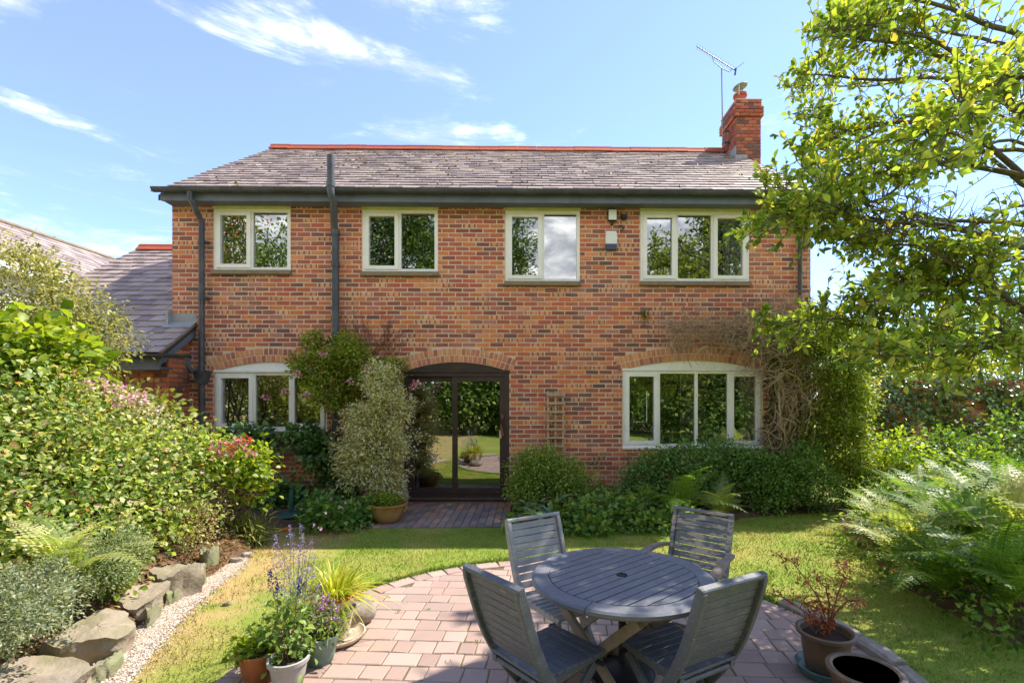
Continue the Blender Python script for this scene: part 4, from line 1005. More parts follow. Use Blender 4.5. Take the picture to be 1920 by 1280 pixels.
cp_ = gr(628, 1196); cpot = pot('tall_pot', 'tall cream glazed pot of striped grass', (cp_[0], cp_[1], 0.012), [(.085, 0), (.095, .005), (.115, .10), (.135, .2), (.15, .27), (.165, .285), (.168, .305), (.152, .31), (.142, .28), (.11, .2)], M['creampot'], soil=(.142, .285))
MB().tube([(.158 * math.cos(a), .158 * math.sin(a), .313) for a in np.linspace(0, 2 * math.pi, 40)], .012, 8, False).build('clay_rim', M['terracotta'], cpot, True)
for i in range(5): a = -1.0 + i * .22; MB().box((-.012, -.003, .0), (.012, .003, .03), Matrix.Translation((.146 * math.cos(a), .146 * math.sin(a), .215 + .01 * (i % 2))) @ Matrix.Rotation(a + R(90), 4, 'Z') @ Matrix.Rotation(R(45), 4, 'Y')).build('painted_mark', M['plastic_blue'], cpot)
sc_ = thing('saucer', 'shallow cream saucer under the tall pot', 'saucer', (cp_[0] + .02, cp_[1] - .01, 0)); MB().lathe([(.12, 0), (.165, .004), (.19, .03), (.196, .045), (.186, .046), (.165, .018), (.1, .012), (0, .01)], 36).build('dish', M['creampot'], sc_, True, 50)
mp = gr(1548, 1262); mpot = pot('maple_pot', 'brown salt-glazed pot holding the small red maple', (mp[0], mp[1], .035), [(.105, 0), (.115, .005), (.13, .1), (.142, .2), (.15, .215), (.17, .22), (.172, .24), (.155, .245), (.142, .235), (.135, .19), (.12, .15)], M['salt'], soil=(.137, .195), wob=.006)
tr_ = thing('saucer', 'teal glazed saucer under the maple pot', 'saucer', (mp[0], mp[1], 0)); MB().lathe([(.12, 0), (.15, .004), (.17, .05), (.176, .06), (.167, .062), (.145, .03), (0, .03)], 36).build('dish', M['tealpot'], tr_, True, 50)
ep = gr(1622, 1345); epot = thing('empty_pot', 'empty brown glazed pot, black inside, at the patio edge', 'plant pot', (ep[0], ep[1], 0))
MB().lathe([(.12, 0), (.13, .005), (.15, .12), (.165, .22), (.176, .235), (.186, .24), (.188, .262), (.165, .268), (.152, .26)], 40, wob=.004).build('bowl', M['salt'], epot, True, 40)
MB().lathe([(.152, .26), (.148, .2), (.13, .08), (.0, .06)], 40).build('lining', M['potblack'], epot, True)
# stone animal, curled up asleep
so_ = gr(668, 1166); t = thing('stone_ornament', 'curled sleeping stone animal ornament on the patio', 'ornament', (so_[0], so_[1] , 0), R(10)); vs = []; fs = []; nu, nv_ = 36, 22
for j in range(nv_ + 1):
    ph = math.pi * j / nv_
    for i in range(nu):
        a = 2 * math.pi * i / nu; d = np.array((math.sin(ph) * math.cos(a), math.sin(ph) * math.sin(a), math.cos(ph)))
        r_ = 1 + .50 * math.exp(-((d[0] - .30) ** 2 + (d[1] - .30) ** 2 + (d[2] - .85) ** 2) / .10) - .16 * math.exp(-((d[0] - .05) ** 2 + (d[1] + .1) ** 2 + (d[2] - .95) ** 2) / .05) + .12 * math.exp(-((d[0] + .6) ** 2 + (d[1] + .6) ** 2 + (d[2] - .5) ** 2) / .2) + .02 * math.sin(a * 5 + ph * 7)
        vs.append((d[0] * .15 * r_, d[1] * .115 * r_, max(0, .075 + d[2] * .095 * r_)))
for j in range(nv_):
    for i in range(nu): fs.append((j * nu + i, (j + 1) * nu + i, (j + 1) * nu + (i + 1) % nu, j * nu + (i + 1) % nu))
MB().add(vs, fs).build('body', M['stone'], t, True, 80)
# owl ornament
op = gr(757, 950); t = thing('stone_owl', 'small grey stone owl figure beside the bowl planter', 'ornament', (op[0], op[1], 0))
MB().lathe([(.06, 0), (.07, .02), (.062, .05), (.075, .12), (.078, .2), (.07, .26), (.055, .29), (.06, .32), (.064, .36), (.055, .40), (.03, .42), (0, .42)], 20, wob=.02).build('body', M['stone'], t, True, 70)
for s_ in (-1, 1):
    MB().lathe([(.018, 0), (.01, .03), (0, .045)], 8, (s_ * .035, -.005, .40)).build('ear_tuft', M['stone'], t, True)
    MB().lathe([(.0, -.018), (.018, -.01), (.02, 0), (.018, .01), (0, .018)], 12, (s_ * .026, -.052, .355)).build('eye', M['mortar_dark'], t, True)
# green stand, hose
gs = gr(545, 972); t = thing('parasol_stand', 'green metal stand with round base in the left bed', 'stand', (gs[0], gs[1], 0))
MB().lathe([(.0, .05), (.2, .05), (.21, .06), (.2, .07), (.05, .085), (.03, .09)], 30).build('base', M['green_metal'], t, True, 40)
for i in range(8): a = i * math.pi / 4; MB().bar((.05 * math.cos(a), .05 * math.sin(a), .078), (.19 * math.cos(a), .19 * math.sin(a), .073), .01, .012).build('rib', M['green_metal'], t)
for i in range(3): a = i * 2.1 + .4; MB().tube([(.15 * math.cos(a), .15 * math.sin(a), .05), (.16 * math.cos(a), .16 * math.sin(a), 0)], .012, 6).build('foot', M['green_metal'], t)
MB().tube([(0, .02, .08), (0, .02, .42)], .03, 12).build('post', M['green_metal'], t, True)
hs = thing('garden_hose', 'end of a yellow garden hose with orange connector on the lawn edge', 'hose', (*gr(540, 992)[:2], 0)); o_ = np.array(hs.location)
MB().tube([gr(490, 1002, .03) - o_, gr(512, 997, .02) - o_, gr(530, 993, .02) - o_], .013, 8).build('hose_pipe', M['hose'], hs, True)
MB().tube([gr(530, 993, .02) - o_, gr(543, 990, .025) - o_], .024, 10).build('connector', M['hose_end'], hs, True)

# rockery stones
def rock(px, py, z, sx, sy, sz, rz, mat, label, tilt=0.0, group='rockery stones along the gravel'):
    p = gr(px, py, z); t = thing('rockery_stone', label, 'rock', (p[0], p[1], p[2] - sz), 0, group); n = 30; rd = random.Random(px * 7 + py); m = 14
    cut = [(rd.uniform(0, 6.28), rd.uniform(.72, .98)) for _ in range(7)]; ph = [rd.uniform(0, 6) for _ in range(6)]
    mm_ = Matrix.Rotation(rz, 4, 'Z') @ Matrix.Rotation(tilt, 4, 'X'); vs = []; fs = []
    for j in range(m + 1):
        e = j / m; zz = -.08 + (sz + .08) * min(1, e / .72); k = .96 + .04 * e if e < .66 else max(0, 1.0 - .08 * (e - .6) - max(0, (e - .74) / .26))
        for i in range(n):
            a = 2 * math.pi * i / n; r_ = 1.15
            for ca_, cr in cut:
                c = math.cos(a - ca_)
                if c > .1: r_ = min(r_, cr / c)
            x, y = math.cos(a) * r_ * k, math.sin(a) * r_ * k
            nz = .05 * math.sin(9 * x + ph[0] + 4 * zz / sz) + .04 * math.sin(13 * y + ph[1] - 3 * e * 5) + .03 * math.sin(21 * (x + y) + ph[2]) + rd.uniform(-.018, .018)
            zz2 = zz + (sz * (.10 * math.sin(4 * x + ph[3]) + .08 * math.sin(6 * y + ph[4]) + .05 * math.sin(15 * x - 9 * y + ph[5])) if e > .45 else 0) + rd.uniform(-.004, .004)
            vs.append(mm_ @ Vector((x * sx * (1 + nz), y * sy * (1 + nz), zz2)))
    for j in range(m):
        for i in range(n): fs.append((j * n + i, j * n + (i + 1) % n, (j + 1) * n + (i + 1) % n, (j + 1) * n + i))
    MB().add(vs, fs).build('block', mat, t, True, 50); return t
rock(45, 1262, .16, .34, .2, .16, R(12), M['rock'], 'flat brown rockery slab in the photo\'s bottom corner', R(4))
rock(182, 1172, .17, .24, .24, .15, R(35), M['rock'], 'broad flat grey-brown rockery slab nearest the hebe', R(5))
rock(262, 1108, .16, .20, .25, .12, R(20), M['rock'], 'broad mossy slab lying behind the leaning green stone', R(4))
rock(330, 1068, .22, .2, .17, .17, R(-8), M['rock'], 'rounded sandstone block midway along the gravel')
rock(200, 1238, .07, .06, .17, .1, R(28), M['rock_moss'], 'pale lichen-covered stone at the near end of the gravel', R(-14))
rock(287, 1138, .09, .05, .16, .11, R(24), M['rock_moss'], 'thin leaning green stone beside the gravel', R(-14))
rock(328, 1106, .08, .05, .15, .1, R(20), M['rock_moss'], 'low mossy stone under the sandstone block', R(-10))
rock(364, 1062, .17, .08, .14, .17, R(12), M['rock_moss'], 'upright mossy stone beyond the sandstone block')
rock(394, 1030, .2, .07, .11, .2, R(5), M['rock_moss'], 'narrow mossy stone at the far end of the gravel')
rock(425, 1128, .015, .03, .03, .02, 0, M['rock'], 'small dark pebble on the worn grass')
for (px, py, lb) in ((442, 1046, 'pale cobble at the far tip of the gravel strip'), (462, 1036, 'round white cobble on the bare earth beyond the gravel')): rock(px, py, .04, .06, .045, .04, .5, M['kerb'], lb)
# pale balls in the right bed
for (px, py, lb) in ((1410, 946, 'small white flower bud low in the bed, nearer the ferns'), (1437, 953, 'small white flower bud low at the bed edge, nearer the corner')): 
    p = gr(px, py, .06); t = thing('white_flower', lb, 'flower', (p[0], p[1], 0)); MB().tube([(0, 0, 0), (0, 0, .05)], .006, 5).build('stalk', M['twig'], t)
    MB().lathe([(0, .03), (.03, .04), (.045, .06), (.04, .085), (.02, .1), (0, .1)], 12, wob=.08).build('bloom', M['plastic_white'], t, True)
# ================================================================== planting
GRN = [('4f7a32', 3), ('628b3c', 4), ('789a48', 3), ('3f6429', 2)]
BRI = [('86a83a', 3), ('9cb844', 3), ('6f9434', 3), ('b4c455', 1), ('587d2c', 1)]
DRK = [('426637', 3), ('547c42', 3), ('35542d', 2), ('678c4e', 1)]
BLU = [('7f9680', 3), ('95a894', 3), ('667f68', 2), ('aebba6', 1.5)]
VAR = [('e2dfb8', 4), ('efeacc', 4), ('a8b67e', 3), ('8fa468', 2), ('ccd0a0', 2)]
VA2 = [('9aa468', 4), ('b2b67c', 2), ('76894c', 3), ('c2bf94', 2)]
def fork(base, tips, rad, mat, parent, name='stem', n=5, bend=.12):
    """stems from one base to a set of tips, each with a bend and a taper"""
    mb = MB(); base = np.array(base, float); off = np.array(parent.location) if parent else 0
    for t in tips:
        t = np.array(t, float); k = 6; pts = []
        w = rng.normal(0, bend, 3) * np.linalg.norm(t - base)
        for i in range(k):
            u = i / (k - 1); p = base * (1 - u) + t * u + w * math.sin(u * math.pi) + np.array((0, 0, .12 * np.linalg.norm(t - base) * math.sin(u * math.pi)))
            pts.append(p - off)
        r_ = rad * random.uniform(.7, 1.1); mb.tube(pts, [r_ * (1 - .75 * i / (k - 1)) for i in range(k)], n)
    return mb.build(name, mat, parent, True, 80)
def clump_points(c, r, ncl, per, spread, flat=0.0, low=-.9, shell=.55):
    """clumps spread through an uneven ellipsoid; returns positions, outward directions"""
    d = nrm(rng.normal(0, 1, (ncl, 3))); d[:, 2] = np.maximum(d[:, 2], low); d = nrm(d)
    ph = rng.uniform(0, 6.28, 6)
    lump = 1 + .13 * np.sin(3 * d[:, 0] + ph[0]) * np.cos(4 * d[:, 1] + ph[1]) + .10 * np.sin(6 * d[:, 2] + 5 * d[:, 0] + ph[2])
    rr = (shell + (1 - shell) * rng.random(ncl)) * lump * rng.uniform(.86, 1.08, ncl)
    C = np.array(c) + d * rr[:, None] * np.array(r)
    P = np.repeat(C, per, 0) + rng.normal(0, spread, (ncl * per, 3)); O = nrm(P - np.repeat(C, per, 0)) * .7 + np.repeat(nrm(d * np.array(r)[::-1]), per, 0)
    return P, O, C
def plant(name, label, cat, base, blobs, ncl, per, L, Wd, pal, mat='leaf', T=T2, spread=None, stems=6, stem_mat='twig', stem_r=.012, group=None, solo=0, upb=.35, rnd=.8, low=-.7, shell=.5, leafname='foliage', zmin=.02):
    t = thing(name, label, cat, (base[0], base[1], base[2]), 0, group); Ps, Os, Cs = [], [], []
    vol = np.array([b[1][0] * b[1][1] * b[1][2] for b in blobs]) ** (2 / 3); vol /= vol.sum()
    for (c, r_), v in zip(blobs, vol):
        P, O, C = clump_points(c, r_, max(3, int(ncl * v)), per, spread or min(r_) * .16, low=low, shell=shell); Ps.append(P); Os.append(O); Cs.append(C)
    P = np.vstack(Ps); O = np.vstack(Os); C = np.vstack(Cs); k = P[:, 2] > zmin; P, O = P[k], O[k]; n = len(P)
    D = nrm(O) + rng.normal(0, rnd, (n, 3)) * .75 + np.array((0, 0, -.1)); U = nrm(O) * .6 + np.array((0, 0, upb + .5)) + rng.normal(0, .35, (n, 3))
    l = L * rng.uniform(.65, 1.25, n)
    leaves(leafname, P, D, U, l, l * Wd / L, pal, M[mat], t, T, solo=solo)
    if stems:
        tips = C[rng.choice(len(C), min(stems, len(C)), replace=False)]; fork(base, tips, stem_r, M[stem_mat], t)
    return t, C
def blooms(t, pts, r_, n, pal, name='blossom', T=T2, L=None):
    for p in pts:
        P, O, C = clump_points(p, (r_, r_, r_ * .8), n, 1, r_ * .08, low=-.3, shell=.8)
        leaves(name, P, O + rng.normal(0, .5, (n, 3)), O + (0, 0, .4), L or r_ * .75, (L or r_ * .75) * .8, pal, M['petal'], t, T)
def spread_on(t, pts, r_, nper, pal, name):                  # many tiny flowers: one part
    P = np.repeat(np.array(pts), nper, 0) + rng.normal(0, r_ * .3, (len(pts) * nper, 3)); O = rng.normal(0, 1, P.shape) + (0, -.4, .6)
    leaves(name, P, O, rng.normal(0, 1, P.shape), r_, r_ * .8, pal, M['petal'], t, T2, kind='stuff')
def gz(px, py, Y): return at(px, py, Y)
def blob(px, py, Y, r_): return (at(px, py, Y), r_)

# --- lawn blades
xs = rng.uniform(-3.6, 5.2, 150000); ys = rng.uniform(-6.9, -.6, 150000)
def poly_in(px, py, poly):
    c = np.zeros(len(px), bool); j = len(poly) - 1
    for i in range(len(poly)):
        (xi, yi), (xj, yj) = poly[i], poly[j]; m_ = ((yi > py) != (yj > py)) & (px < (xj - xi) * (py - yi) / (yj - yi + 1e-12) + xi); c ^= m_; j = i
    return c
lawnp = [g2(232, 1290), g2(300, 1205), g2(358, 1140), g2(410, 1095), g2(455, 1060), g2(470, 1010), g2(560, 988), g2(700, 992), g2(955, 990), g2(1130, 997), g2(1300, 986), g2(1420, 969), g2(1560, 959), (5.2, -1.1), g2(1575, 1000), g2(1690, 1090), g2(1800, 1165), g2(1960, 1230), (3.9, -6.9), (-2.2, -6.9)]
k = poly_in(xs, ys, lawnp) & ((xs - PC[0]) ** 2 + (ys - PC[1]) ** 2 > (PR + .02) ** 2); xs, ys = xs[k], ys[k]; n = len(xs)
bare = (np.sin(xs * 5.1 + 1) * np.sin(ys * 4.3) > .2) & (xs < -2.1); keep = ~bare | (rng.random(n) < .25); xs, ys = xs[keep], ys[keep]; n = len(xs)
P = np.stack([xs, ys, np.full(n, -.012)], 1); D = rng.normal(0, .55, (n, 3)); D[:, 2] = 1; l = rng.uniform(.018, .042, n) * (1 + .35 * np.sin(xs * 6) * np.sin(ys * 7))
cg = np.clip(np.outer(rng.normal(1.15, .26, n), (1, 1, 1)) * rng.uniform(.85, 1.15, (n, 3)), .5, 1.8)
TG = (np.array([(-.5, 0, 0), (.5, 0, 0), (0, 1, .15)]), [(0, 1, 2)])
go = leaves('grass', P, D, rng.normal(0, 1, (n, 3)), l, rng.uniform(.004, .007, n), None, M['blade'], None, TG, cols=cg); tag(go, 'short mown grass blades of the lawn', 'grass', kind='stuff')
# longer fringe where the turf meets the patio
m_ = 6500; a = rng.uniform(R(20), R(172), m_); rr = PR + rng.normal(.03, .035, m_); P = np.stack([PC[0] + rr * np.cos(a), PC[1] + rr * np.sin(a), np.full(m_, -.01)], 1); D = rng.normal(0, .6, (m_, 3)); D[:, 2] = 1
D[:, 0] -= .3 * np.cos(a); D[:, 1] -= .3 * np.sin(a)
fo = leaves('fringe_grass', P, D, rng.normal(0, 1, (m_, 3)), rng.uniform(.025, .06, m_), .007, None, M['blade'], None, TG, cols=np.clip(np.outer(rng.normal(.95, .2, m_), (.8, 1, .8)), .4, 1.5)); tag(fo, 'longer grass fringe round the patio edge', 'grass', kind='stuff')

# --- litter and weeds
n = 2600; ys = rng.uniform(-5.6, -2.2, n); xs = np.array([bankx(y) for y in ys]) - np.abs(rng.normal(0, .3, n)); P = np.stack([xs, ys, np.array([bankz(x, y) for x, y in zip(xs, ys)]) + .012], 1)
lo_ = leaves('leaf_litter', P, rng.normal(0, 1, (n, 3)) * (1, 1, .25), rng.normal(0, .3, (n, 3)) + (0, 0, 1), rng.uniform(.02, .055, n), .02, [('8a6a48', 3), ('a5835c', 3), ('6d5038', 2), ('b89a70', 1), ('7a7a48', 2)], M['leaf'], None, T2); tag(lo_, 'dry fallen leaves on the rockery bank', 'leaf litter', kind='stuff')
n = 420; a = rng.uniform(0, 6.28, n); rr = PR * np.sqrt(rng.random(n)) * .98; k0 = rng.integers(0, 60, n); cxs = rng.uniform(-1.9, 2.2, 60); cys = rng.uniform(-6.2, -3.2, 60)
P = np.stack([cxs[k0], cys[k0], np.full(n, .0)], 1) + rng.normal(0, .014, (n, 3)) * (1, 1, 0); P = P[(P[:, 0] - PC[0]) ** 2 + (P[:, 1] - PC[1]) ** 2 < PR ** 2]; n = len(P); D = rng.normal(0, .8, (n, 3)); D[:, 2] = .7
wo = leaves('weeds', P, D, rng.normal(0, 1, (n, 3)), rng.uniform(.01, .028, n), .008, [('6f8f3a', 3), ('8aa54c', 2)], M['leaf'], None, T2); tag(wo, 'tiny weeds sprouting in the patio joints', 'weeds', kind='stuff')

# --- left border
P0 = at(90, 600, -2.3)
vt, _ = plant('variegated_shrub', 'tall cream-variegated shrub before the side wing roof', 'shrub', (P0[0], P0[1], .3),
    [(at(55, 575, -2.3), (.85, .6, .72)), (at(135, 640, -2.1), (.7, .5, .55)), (at(10, 520, -2.5), (.6, .5, .45)), (at(20, 680, -2.4), (.9, .5, .6))], 520, 22, .055, .028, VA2, 'leaf', T2, .075, 9, 'bark', .03, upb=.5)
P0 = at(190, 620, -1.6)
plant('grey_shrub', 'dull sage-green shrub overhanging the side wing gutter', 'shrub', (P0[0] - .4, P0[1], .2), [(at(165, 590, -1.7), (.52, .4, .22)), (at(190, 632, -1.6), (.34, .3, .24)), (at(150, 650, -1.6), (.4, .35, .3))], 190, 20, .045, .02, [('6f7d5c', 3), ('86936d', 2), ('5a6a4c', 2), ('a3a887', 1)], 'leaf', T2, .055, 6, 'bark', .02)
bb = [(at(-20, 760, -3.4), (.8, .6, .65)), (at(60, 800, -3.3), (.75, .55, .55)), (at(150, 862, -3.2), (.7, .5, .46)), (at(235, 880, -3.1), (.55, .5, .40)), (at(50, 930, -3.6), (.8, .45, .45)), (at(170, 940, -3.4), (.6, .4, .38)), (at(280, 880, -2.9), (.5, .45, .36)), (at(340, 870, -2.7), (.45, .4, .34)), (at(-60, 880, -3.9), (.6, .5, .6)), (at(60, 1010, -4.0), (.6, .3, .28)), (at(190, 985, -3.7), (.5, .3, .26)), (at(300, 945, -3.2), (.4, .3, .24)), (at(-20, 1050, -4.3), (.4, .3, .26))]
P0 = (-4.5, -3.3, .45)
br, C = plant('bramble_thicket', 'big sprawling bramble thicket with ripening berries on the left bank', 'bramble', P0, bb, 1350, 20, .054, .038, [('84a660', 4), ('9bb970', 4), ('b2ca86', 3), ('c8d69a', 2), ('648c50', 4), ('d6cc80', .5), ('b98a62', .3), ('d9b4b0', .5), ('c3d3b4', 2)], 'leaf_thin', T6, .14, 90, 'redtwig', .006, solo=300, upb=.25, rnd=1.1)
k = C[rng.choice(len(C), 150)] + rng.normal(0, .06, (150, 3)) + (0, -.1, .05); spread_on(br, k, .02, 10, [('a5482f', 3), ('c0623f', 2), ('2a1c24', 3), ('7a3030', 2)], 'berries')
P0 = (-5.0, -2.9, .4)
plant('elm_shrub', 'bright lime-leaved shrub above the brambles', 'shrub', P0, [(at(40, 690, -3.1), (.55, .5, .35)), (at(120, 690, -2.9), (.35, .4, .3)), (at(20, 640, -3.0), (.35, .4, .3))], 70, 16, .12, .09, BRI, 'leaf_thin', T6, .11, 10, 'twig', .012)
P0 = at(240, 780, -2.3)
hy, C = plant('hydrangea', 'pink lace-flowered hydrangea behind the brambles', 'shrub', (P0[0], P0[1], .3), [(at(200, 770, -2.4), (.6, .45, .3)), (at(275, 790, -2.2), (.42, .4, .3))], 80, 14, .09, .06, [('86a04f', 3), ('9fb35c', 3), ('6f8a44', 2), ('b7a878', 1)], 'leaf', T6, .1, 10)
blooms(hy, [at(x, y, -2.95) for x, y in ((160, 727), (185, 720), (212, 732), (240, 738), (262, 748), (228, 755), (128, 738), (260, 865))], .08, 60, [('f0bccb', 4), ('f2d6cc', 3), ('e6a2ba', 3), ('d9b49c', 1)], 'blossom', L=.035)
blooms(hy, [at(285, 765, -2.8), at(298, 785, -2.75), at(266, 772, -2.85), at(305, 800, -2.7)], .09, 60, [('dfcfae', 4), ('e6dcc4', 3), ('c9b08c', 2)], 'blossom', L=.035)
P0 = gr(440, 985)
fs_, C = plant('flowering_shrub', 'small shrub with pink and orange blooms on bare stems by the lawn', 'shrub', (P0[0], P0[1], 0), [(at(430, 860, -2.35), (.42, .35, .2)), (at(470, 880, -2.3), (.26, .28, .24)), (at(475, 920, -2.25), (.18, .2, .22)), (at(395, 855, -2.5), (.3, .3, .2))], 110, 16, .062, .048, BRI, 'leaf_thin', T6, .07, 12, 'twig', .013)
blooms(fs_, [at(x, y, -2.72) for x, y in ((400, 838), (418, 832), (432, 845), (448, 838), (425, 852), (455, 828), (470, 850), (408, 850), (440, 828))], .045, 26, [('d98a94', 4), ('e3a9b0', 3), ('c46a62', 2), ('e8c0b0', 1)], 'blossom', L=.035)
blooms(fs_, [at(462, 824, -2.72), at(430, 838, -2.74)], .04, 26, [('d9542f', 3), ('e0693a', 2)], 'blossom', L=.035)
def mound(name, label, cat, px, py, r_, pal, L, Wd, ncl, per, mat='leaf', T=T2, base_z=0.0, group=None, depth_py=None, **kw):
    p = gr(px, depth_py or py, base_z); c = (p[0], p[1] + r_[1] * .6, p[2] + r_[2] * .55)
    return plant(name, label, cat, (c[0], c[1], base_z), [(c, r_)], ncl, per, L, Wd, pal, mat, T, group=group, **kw)
plant('hebe', 'blue-grey small-leaved hebe mound in the near left border', 'shrub', (-3.75, -4.5, .3), [(gr(60, 1115, .5), (.30, .26, .22)), (gr(10, 1160, .5), (.28, .25, .18))], 300, 30, .024, .013, BLU, 'leaf', T2, .03, 8)
plant('hebe', 'taller blue-green hebe mound beyond the light fern', 'shrub', (-3.7, -3.8, .3), [(gr(215, 1045, .5), (.24, .24, .22)), (gr(180, 1075, .45), (.2, .2, .15))], 260, 30, .024, .013, [('86a07c', 3), ('9fb28e', 2), ('6a8660', 2)], 'leaf', T2, .03, 8)
plant('dead_nettle', 'low leafy plant spilling over the rockery stones', 'plant', (-3.5, -3.4, .3), [(gr(280, 1000, .45), (.3, .3, .15)), (gr(200, 990, .5), (.3, .3, .2)), (gr(225, 1075, .35), (.14, .12, .1))], 80, 14, .06, .042, BRI, 'leaf', T6, .07, 6)
plant('cream_shrub', 'low cream and green variegated shrub above the upright stones', 'shrub', (-3.45, -2.85, .25), [(gr(345, 985, .45), (.34, .3, .24)), (gr(395, 945, .55), (.2, .25, .25))], 150, 22, .03, .014, [('d6cfa5', 3), ('a9ad78', 3), ('8b9660', 2), ('b7a27c', 1)], 'leaf', T2, .045, 10, 'redtwig', .008)
plant('bluebell_clump', 'clump of arching leaves and blue flowers at the lawn edge', 'plant', (*gr(470, 1008)[:2], 0), [(gr(465, 1000, .12), (.26, .2, .14))], 60, 12, .13, .016, [('8fa35c', 3), ('aab576', 2), ('6f8748', 2)], 'leaf', TB, .06, 0)

# --- ferns
def frond_mesh(seed, pal, L=1.0):
    rd = np.random.default_rng(seed); vs = []; fs = []; cols = []; n = 24; c0 = palette(pal, 1, .12)[0]
    def add(q, tri, c): b = len(vs); vs.extend(map(tuple, q)); fs.extend(tuple(b + i for i in t) for t in tri); cols.extend([(*np.clip(c, 0, 1), 1)] * len(q))
    pos = lambda u: np.array((0, u * L * (1 - .12 * u), L * (.55 * u - .75 * u ** 2.2)))
    for i in range(n):
        u0, u1 = i / n, (i + 1) / n; p, q = pos(u0), pos(u1); add([p + (-.006, 0, 0), p + (.006, 0, 0), q + (.005, 0, 0), q + (-.005, 0, 0)], [(0, 1, 2), (0, 2, 3)], c0 * .8)
        if i < 3: continue
        wl_ = L * .23 * (math.sin(min(1, u0 * 1.7 + .12) * math.pi / 2)) * (1 - u0 ** 2.2) + .01; d = nrm(pos(u1) - p)
        for s_ in (-1, 1):
            dirv = nrm(np.array((s_ * 1.0, 0, 0)) + d * .45 + np.array((0, 0, -.15)) + rd.normal(0, .05, 3)); sd = nrm(d - dirv * np.dot(d, dirv)); w = L * .026
            c = c0 * rd.uniform(.85, 1.15); e = p + dirv * wl_ + np.array((0, 0, -.12 * wl_)); mid = p + dirv * wl_ * .55
            k = 4
            for j in range(k):                                # toothed leaflets
                a_, b_ = j / k, (j + 1) / k; m0 = p + dirv * wl_ * a_; m1 = p + dirv * wl_ * b_; ww = w * (1 - a_ * .8)
                add([m0, m1, m0 * .45 + m1 * .55 + sd * ww, m0 * .45 + m1 * .55 - sd * ww], [(0, 1, 2), (0, 3, 1)], c)
    me = bpy.data.meshes.new('frond'); me.from_pydata(vs, [], fs); ca = me.color_attributes.new('col', 'FLOAT_COLOR', 'POINT'); ca.data.foreach_set('color', np.array(cols).reshape(-1)); me.update(); me.materials.append(M['leaf_thin']); return me
FR = [frond_mesh(i, [('729a4c', 3), ('8eae5a', 3), ('a6bf6c', 2), ('5b833e', 2)]) for i in range(5)]
FR2 = [frond_mesh(20 + i, [('86a368', 3), ('a0b67c', 3), ('bcc998', 2)]) for i in range(5)]
def fern(label, px, py, n, L, z=0.0, fr=FR, spread=1.0, p=None):
    p = p if p is not None else gr(px, py, z); t = thing('fern', label, 'fern', (p[0], p[1], z), 0, 'ferns in the borders')
    for i in range(n):
        o = link('frond', fr[int(rng.integers(len(fr)))], t); a = 2 * math.pi * (i + rng.uniform(-.3, .3)) / n; l = L * rng.uniform(.7, 1.12); til = R(rng.uniform(22, 74)) / spread
        o.matrix_local = Matrix.Rotation(a, 4, 'Z') @ Matrix.Rotation(til, 4, 'X') @ Matrix.Diagonal((l, l, l, 1))
    return t
fern('light green fern standing among the near hebe mounds', 122, 1112, 13, .8, .34, FR2)
fern('arching fern below the middle of the right window', 1275, 972, 14, 1.0, .02)
fern('second fern below the right window, nearer the corner', 1350, 972, 12, .8, .02, FR2)
fern('small pale fern at the turf edge below the right window', 1300, 985, 8, .42, .0, FR2)
SP = [((1700, 1075), .85), ((1765, 1120), .8), ((1830, 1085), 1.05), ((1660, 1010), .7), ((1880, 1150), .9), ((1760, 1030), 1.0), ((1900, 1050), 1.15), ((1620, 985), .55), ((1720, 980), .8), ((1840, 1000), 1.15), ((1910, 990), 1.1), ((1790, 965), .9), ((1960, 1090), 1.0), ((1680, 955), .7)]
LB = ['fern at the lawn edge, level with the maple tips', 'low fern leaning over the lawn, foremost but one', 'tall dark fern in the middle of the right bed', 'fern at the inner curve of the lawn', 'foremost fern with brown dead fronds beneath', 'full fern behind the lawn-edge fern',
      'tall fern at the photo\'s side edge', 'smallest fern at the far end of the bed', 'silvery fern behind the inner curve', 'tall fern at the back of the bed', 'rear fern at the photo\'s side edge', 'fern near the ivy wall end of the bed', 'fern half out of the picture at the side', 'fern beside the far grass strip']
for i, (((px, py), L), lb) in enumerate(zip(SP, LB)): fern(lb, px, py, 15, L * 1.12, .08, FR if i % 3 else FR2)
plant('fern_undergrowth', 'mixed low leafy perennials between the right-hand ferns', 'plant', (4.6, -2.9, .05), [(gr(1640, 1000, .25), (.4, .4, .22)), (gr(1700, 940, .3), (.6, .6, .3)), (gr(1820, 930, .35), (.8, .6, .35)), (gr(1800, 1060, .25), (.7, .6, .25)), (gr(1900, 1130, .2), (.5, .4, .22)), (gr(1640, 930, .25), (.35, .4, .25)), (gr(1730, 1070, .15), (.4, .3, .16)), (gr(1900, 1180, .1), (.25, .25, .12))], 330, 14, .06, .032, GRN + [('a3b95c', 2)], 'leaf_thin', T6, .09, 10)

